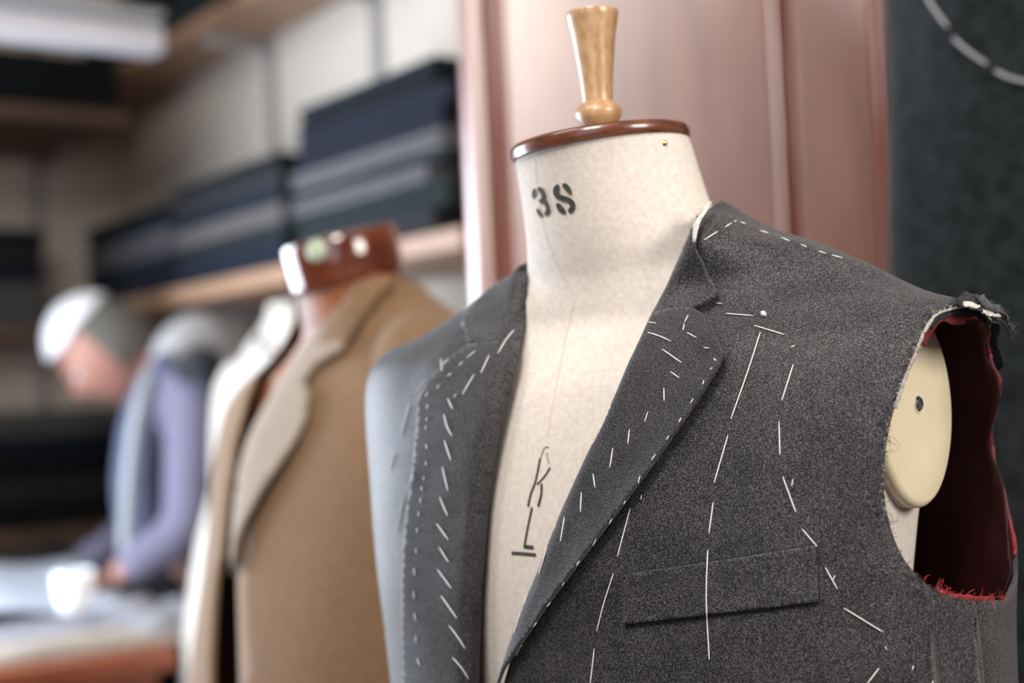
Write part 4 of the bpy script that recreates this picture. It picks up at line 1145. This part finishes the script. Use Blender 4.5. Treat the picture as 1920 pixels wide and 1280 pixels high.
o = head_patch('hair', M['whitehair'], lambda a, b_: math.sin(b_) >= .58 or (math.cos(a) * math.cos(b_) > .3 and math.sin(b_) > .50), 1.08); solid(o, .022, 0); o['label'] = 'white hair over the forehead'
for sg in (1, -1):
    mb = MB(); c = hd + hs * sg * .076 - fd * .008 - hu * .01
    vs = []
    for j in range(9):
        for i in range(16):
            a = 2 * math.pi * i / 16; b_ = -math.pi / 2 + math.pi * j / 8
            vs.append(c + hs * sg * math.sin(b_) * .008 + (fd * math.cos(a) * .018 + hu * math.sin(a) * .032) * math.cos(b_))
    mb.add(vs, [(j * 16 + i, j * 16 + (i + 1) % 16, (j + 1) * 16 + (i + 1) % 16, (j + 1) * 16 + i) for j in range(8) for i in range(16)]); mb.build('ear', M['skin'], man_)
    mb = MB(); mb.lathe([(.0115, -.006), (.0110, .002), (.006, .006), (.001, .0072)], hd + hs * sg * .031 + fd * .083 + hu * .004, fd, 16); mb.build('eye', M['whitehair'], man_)
# shirt sleeves, shirt body, waistcoat, trousers
skin_obj('shirt', M['shirt'], man_, [(chest, (.140, .10)), (upch, (.115, .088)), (neck, .064), (sn, .072), (sn.lerp(en, .5), .062), (en, .060), (en.lerp(wn, .6), .050), (wn + (en - wn).normalized() * .02, .040),
        (sf, .070), (ef, .055), (wf + (ef - wf).normalized() * .02, .038)], [(0, 1), (1, 2), (1, 3), (3, 4), (4, 5), (5, 6), (6, 7), (1, 8), (8, 9), (9, 10)])
skin_obj('trousers', M['trouser'], man_, [(pel + UP * .1, (.150, .12)), (pel, (.150, .12)), body[5], body[6], body[7], body[9], body[10], body[11]], [(0, 1), (1, 2), (2, 3), (3, 4), (1, 5), (5, 6), (6, 7)])
vs_ = P(300, 800, 3.08)
skin_obj('waistcoat_back', M['satin'], man_, [(P(418, 632, 3.20), .050), (P(390, 628, 3.18), .060), (P(362, 630, 3.16), .062), (P(325, 655, 3.12), .055), (P(300, 700, 3.08), .035)], [(0, 1), (1, 2), (2, 3), (3, 4)])
skin_obj('waistcoat_armhole', M['vest'], man_, [(P(338, 712, 2.93), .016), (P(350, 688, 2.90), .034), (P(376, 676, 2.88), .044), (P(402, 692, 2.90), .038), (P(415, 725, 2.93), .02)], [(0, 1), (1, 2), (2, 3), (3, 4)])
skin_obj('waistcoat', M['vest'], man_, [(pel + UP * .10, (.160, .13)), ((pel + chest) / 2 + UP * .04, (.158, .118)), (chest + Vector((.01, .02, 0)), (.152, .112)), (upch + Vector((.03, .04, .03)), (.10, .075))], [(0, 1), (1, 2), (2, 3)])
# tape measure round the neck, hanging in front
tp = [P(330, 640, 3.10), P(285, 690, 3.02), P(262, 760, 2.98), P(246, 860, 2.97), P(238, 960, 2.96), P(234, 1045, 2.95)]
mb = MB(); xs = [[p[i] for p in tp] for i in range(3)]; vs = []
for k in range(31):
    u = k / 6; p = Vector([catmull(x, u) for x in xs]); wv_ = Vector((.80, .4, 0)).normalized() * (.009 + .004 * min(1, u / 2))
    vs += [p - wv_, p + wv_]
mb.add(vs, [(2 * i, 2 * i + 1, 2 * i + 3, 2 * i + 2) for i in range(30)]); o = mb.build('tape_measure', M['tape'], None, base=tp[0]); solid(o, .002)
tag(o, 'pale tape measure hanging from the neck of the man in the lilac shirt', 'tape')
# collar patch / front of waistcoat, the light on it painted as a paler tone
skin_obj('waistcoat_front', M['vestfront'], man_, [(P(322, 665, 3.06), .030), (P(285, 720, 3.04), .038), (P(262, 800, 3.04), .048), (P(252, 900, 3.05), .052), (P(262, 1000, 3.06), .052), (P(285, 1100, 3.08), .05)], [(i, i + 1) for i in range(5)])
# hands: palm, four fingers, thumb
def hand(w_, dirv, side, dn, root):
    d = dirv.normalized(); s_ = side.normalized(); n_ = dn
    nodes = [(w_, (.026, .020)), (w_ + d * .045, (.036, .018)), (w_ + d * .085, (.036, .014))]; ed = [(0, 1), (1, 2)]
    for q, (o_, l_) in enumerate(((-.030, .062), (-.010, .074), (.010, .070), (.028, .054))):
        b0 = len(nodes); r0 = w_ + d * .088 + s_ * o_
        nodes += [(r0, .0095), (r0 + d * l_ * .5 + n_ * .008, .0085), (r0 + d * l_ * .85 + n_ * .026, .0075)]; ed += [(2, b0), (b0, b0 + 1), (b0 + 1, b0 + 2)]
    b0 = len(nodes); r0 = w_ + d * .030 - s_ * .032
    nodes += [(r0, .013), (r0 + d * .03 - s_ * .022 + n_ * .01, .0105), (r0 + d * .062 - s_ * .022 + n_ * .02, .009)]; ed += [(1, b0), (b0, b0 + 1), (b0 + 1, b0 + 2)]
    return skin_obj('hand', M['skin'], root, nodes, ed)
hand(wn, Vector((-.95, -.10, -.20)), Vector((.1, -.95, 0)), Vector((0, 0, -1)), man_)
hand(wf, Vector((-.85, -.45, -.22)), Vector((.45, -.85, 0)), Vector((0, 0, -1)), man_)

# ------------------------------------------------------------------ cutting table and what lies on it
TZ = -.43
Tc = P(335, 1205, 2.60); ts = (Tc - O0).dot(sv); tr = (Tc - O0).dot(nv)
tb = thing('cutting_table', 'red-brown wooden cutting table under the man\'s work', 'table', W(ts + .2, tr + .6, -CAMZ))
mb = MB(); sbox(mb, ts, ts + .48, tr, tr + 1.5, TZ - .04, TZ); o = mb.build('tabletop', M['tablewood'], tb, smooth=False); bevel(o, .004)
mb = MB(); sbox(mb, ts + .03, ts + .45, tr + .03, tr + 1.47, TZ - .16, TZ - .04); mb.build('apron', M['tablewood'], tb, smooth=False)
for a_, b_ in ((ts + .04, tr + .04), (ts + .38, tr + .04), (ts + .04, tr + 1.4), (ts + .38, tr + 1.4)):
    mb = MB(); sbox(mb, a_, a_ + .06, b_, b_ + .06, -CAMZ, TZ - .16); mb.build('leg', M['tablewood'], tb, smooth=False)
def lump(name, m, label, cat, cpx, cpy, D, size, rot, h, seed, zb=None, rough_=.35, n=26, base_z=None):
    """crumpled cloth resting on the table"""
    c = P(cpx, cpy, D); z0 = (TZ + CAMZ if base_z is None else base_z) + .002; mb = MB(); vs = []
    ca, sa = math.cos(rot), math.sin(rot)
    for j in range(n + 1):
        for i in range(n + 1):
            x, y = (i / n - .5), (j / n - .5); e = max(0, 1 - (2 * abs(x)) ** 4) * max(0, 1 - (2 * abs(y)) ** 4)
            q = noise.noise(Vector((x * 4 + seed, y * 4, seed))) * rough_
            z = z0 + h * (e ** .5) * (.75 + q)
            vs.append(Vector((c.x + (x * size[0]) * ca - (y * size[1]) * sa, c.y + (x * size[0]) * sa + (y * size[1]) * ca, z)))
    top_n = len(vs)
    vs += [Vector((v.x, v.y, z0)) for v in vs]
    f = [(j * (n + 1) + i, j * (n + 1) + i + 1, (j + 1) * (n + 1) + i + 1, (j + 1) * (n + 1) + i) for j in range(n) for i in range(n)]
    f += [tuple(reversed([k + top_n for k in q])) for q in f]
    mb.add(vs, f); o = mb.build(name, m, None, angle=None, base=Vector((c.x, c.y, z0))); tag(o, label, cat); return o
rot_n = math.atan2(nv.y, nv.x)
lump('cloth_piece', M['beigecloth'], 'beige folded cloth along the near edge of the table', 'cloth', 130, 1235, 2.58, (.62, .10), rot_n, .035, 2.3)
lump('cloth_piece', M['greycloth'], 'pale grey crumpled cloth in the middle of the table', 'cloth', 110, 1160, 2.72, (.60, .20), rot_n, .045, 5.1)
lump('cloth_piece', M['greycloth'], 'pale grey cloth bunched at the right end of the table', 'cloth', 290, 1170, 2.74, (.16, .22), rot_n, .075, 8.4)
# sheets of paper
mb = MB(); vs = []
pcn = P(30, 1085, 2.90)
for j in range(9):
    for i in range(9):
        x, y = i / 8 - .5, j / 8 - .5; vs.append(Vector((pcn.x, pcn.y, TZ + CAMZ)) + nv * x * .36 + sv * (y * .30) + UP * (.05 + .075 * (y + .5) + .012 * math.sin(x * 6)))
mb.add(vs, [(j * 9 + i, j * 9 + i + 1, (j + 1) * 9 + i + 1, (j + 1) * 9 + i) for j in range(8) for i in range(8)]); o = mb.build('paper_sheet', M['paper'], None, base=Vector((pcn.x, pcn.y, TZ + CAMZ))); solid(o, .002); tag(o, 'pale blue-white pattern paper at the left edge of the table', 'paper')
# white cup, bright in the window light
cp = P(140, 1135, 2.66); czb = TZ + CAMZ + .062
mb = MB(); mb.lathe([(.020, 0), (.026, .004), (.034, .035), (.037, .075), (.0355, .075), (.032, .035), (.020, .008), (.002, .007)], Vector((cp.x, cp.y, czb)), sides=32)
o = mb.build('cup', M['china'], None, base=Vector((cp.x, cp.y, czb)), angle=50); tag(o, 'bright white cup on the cloth in front of the man\'s hands', 'cup')
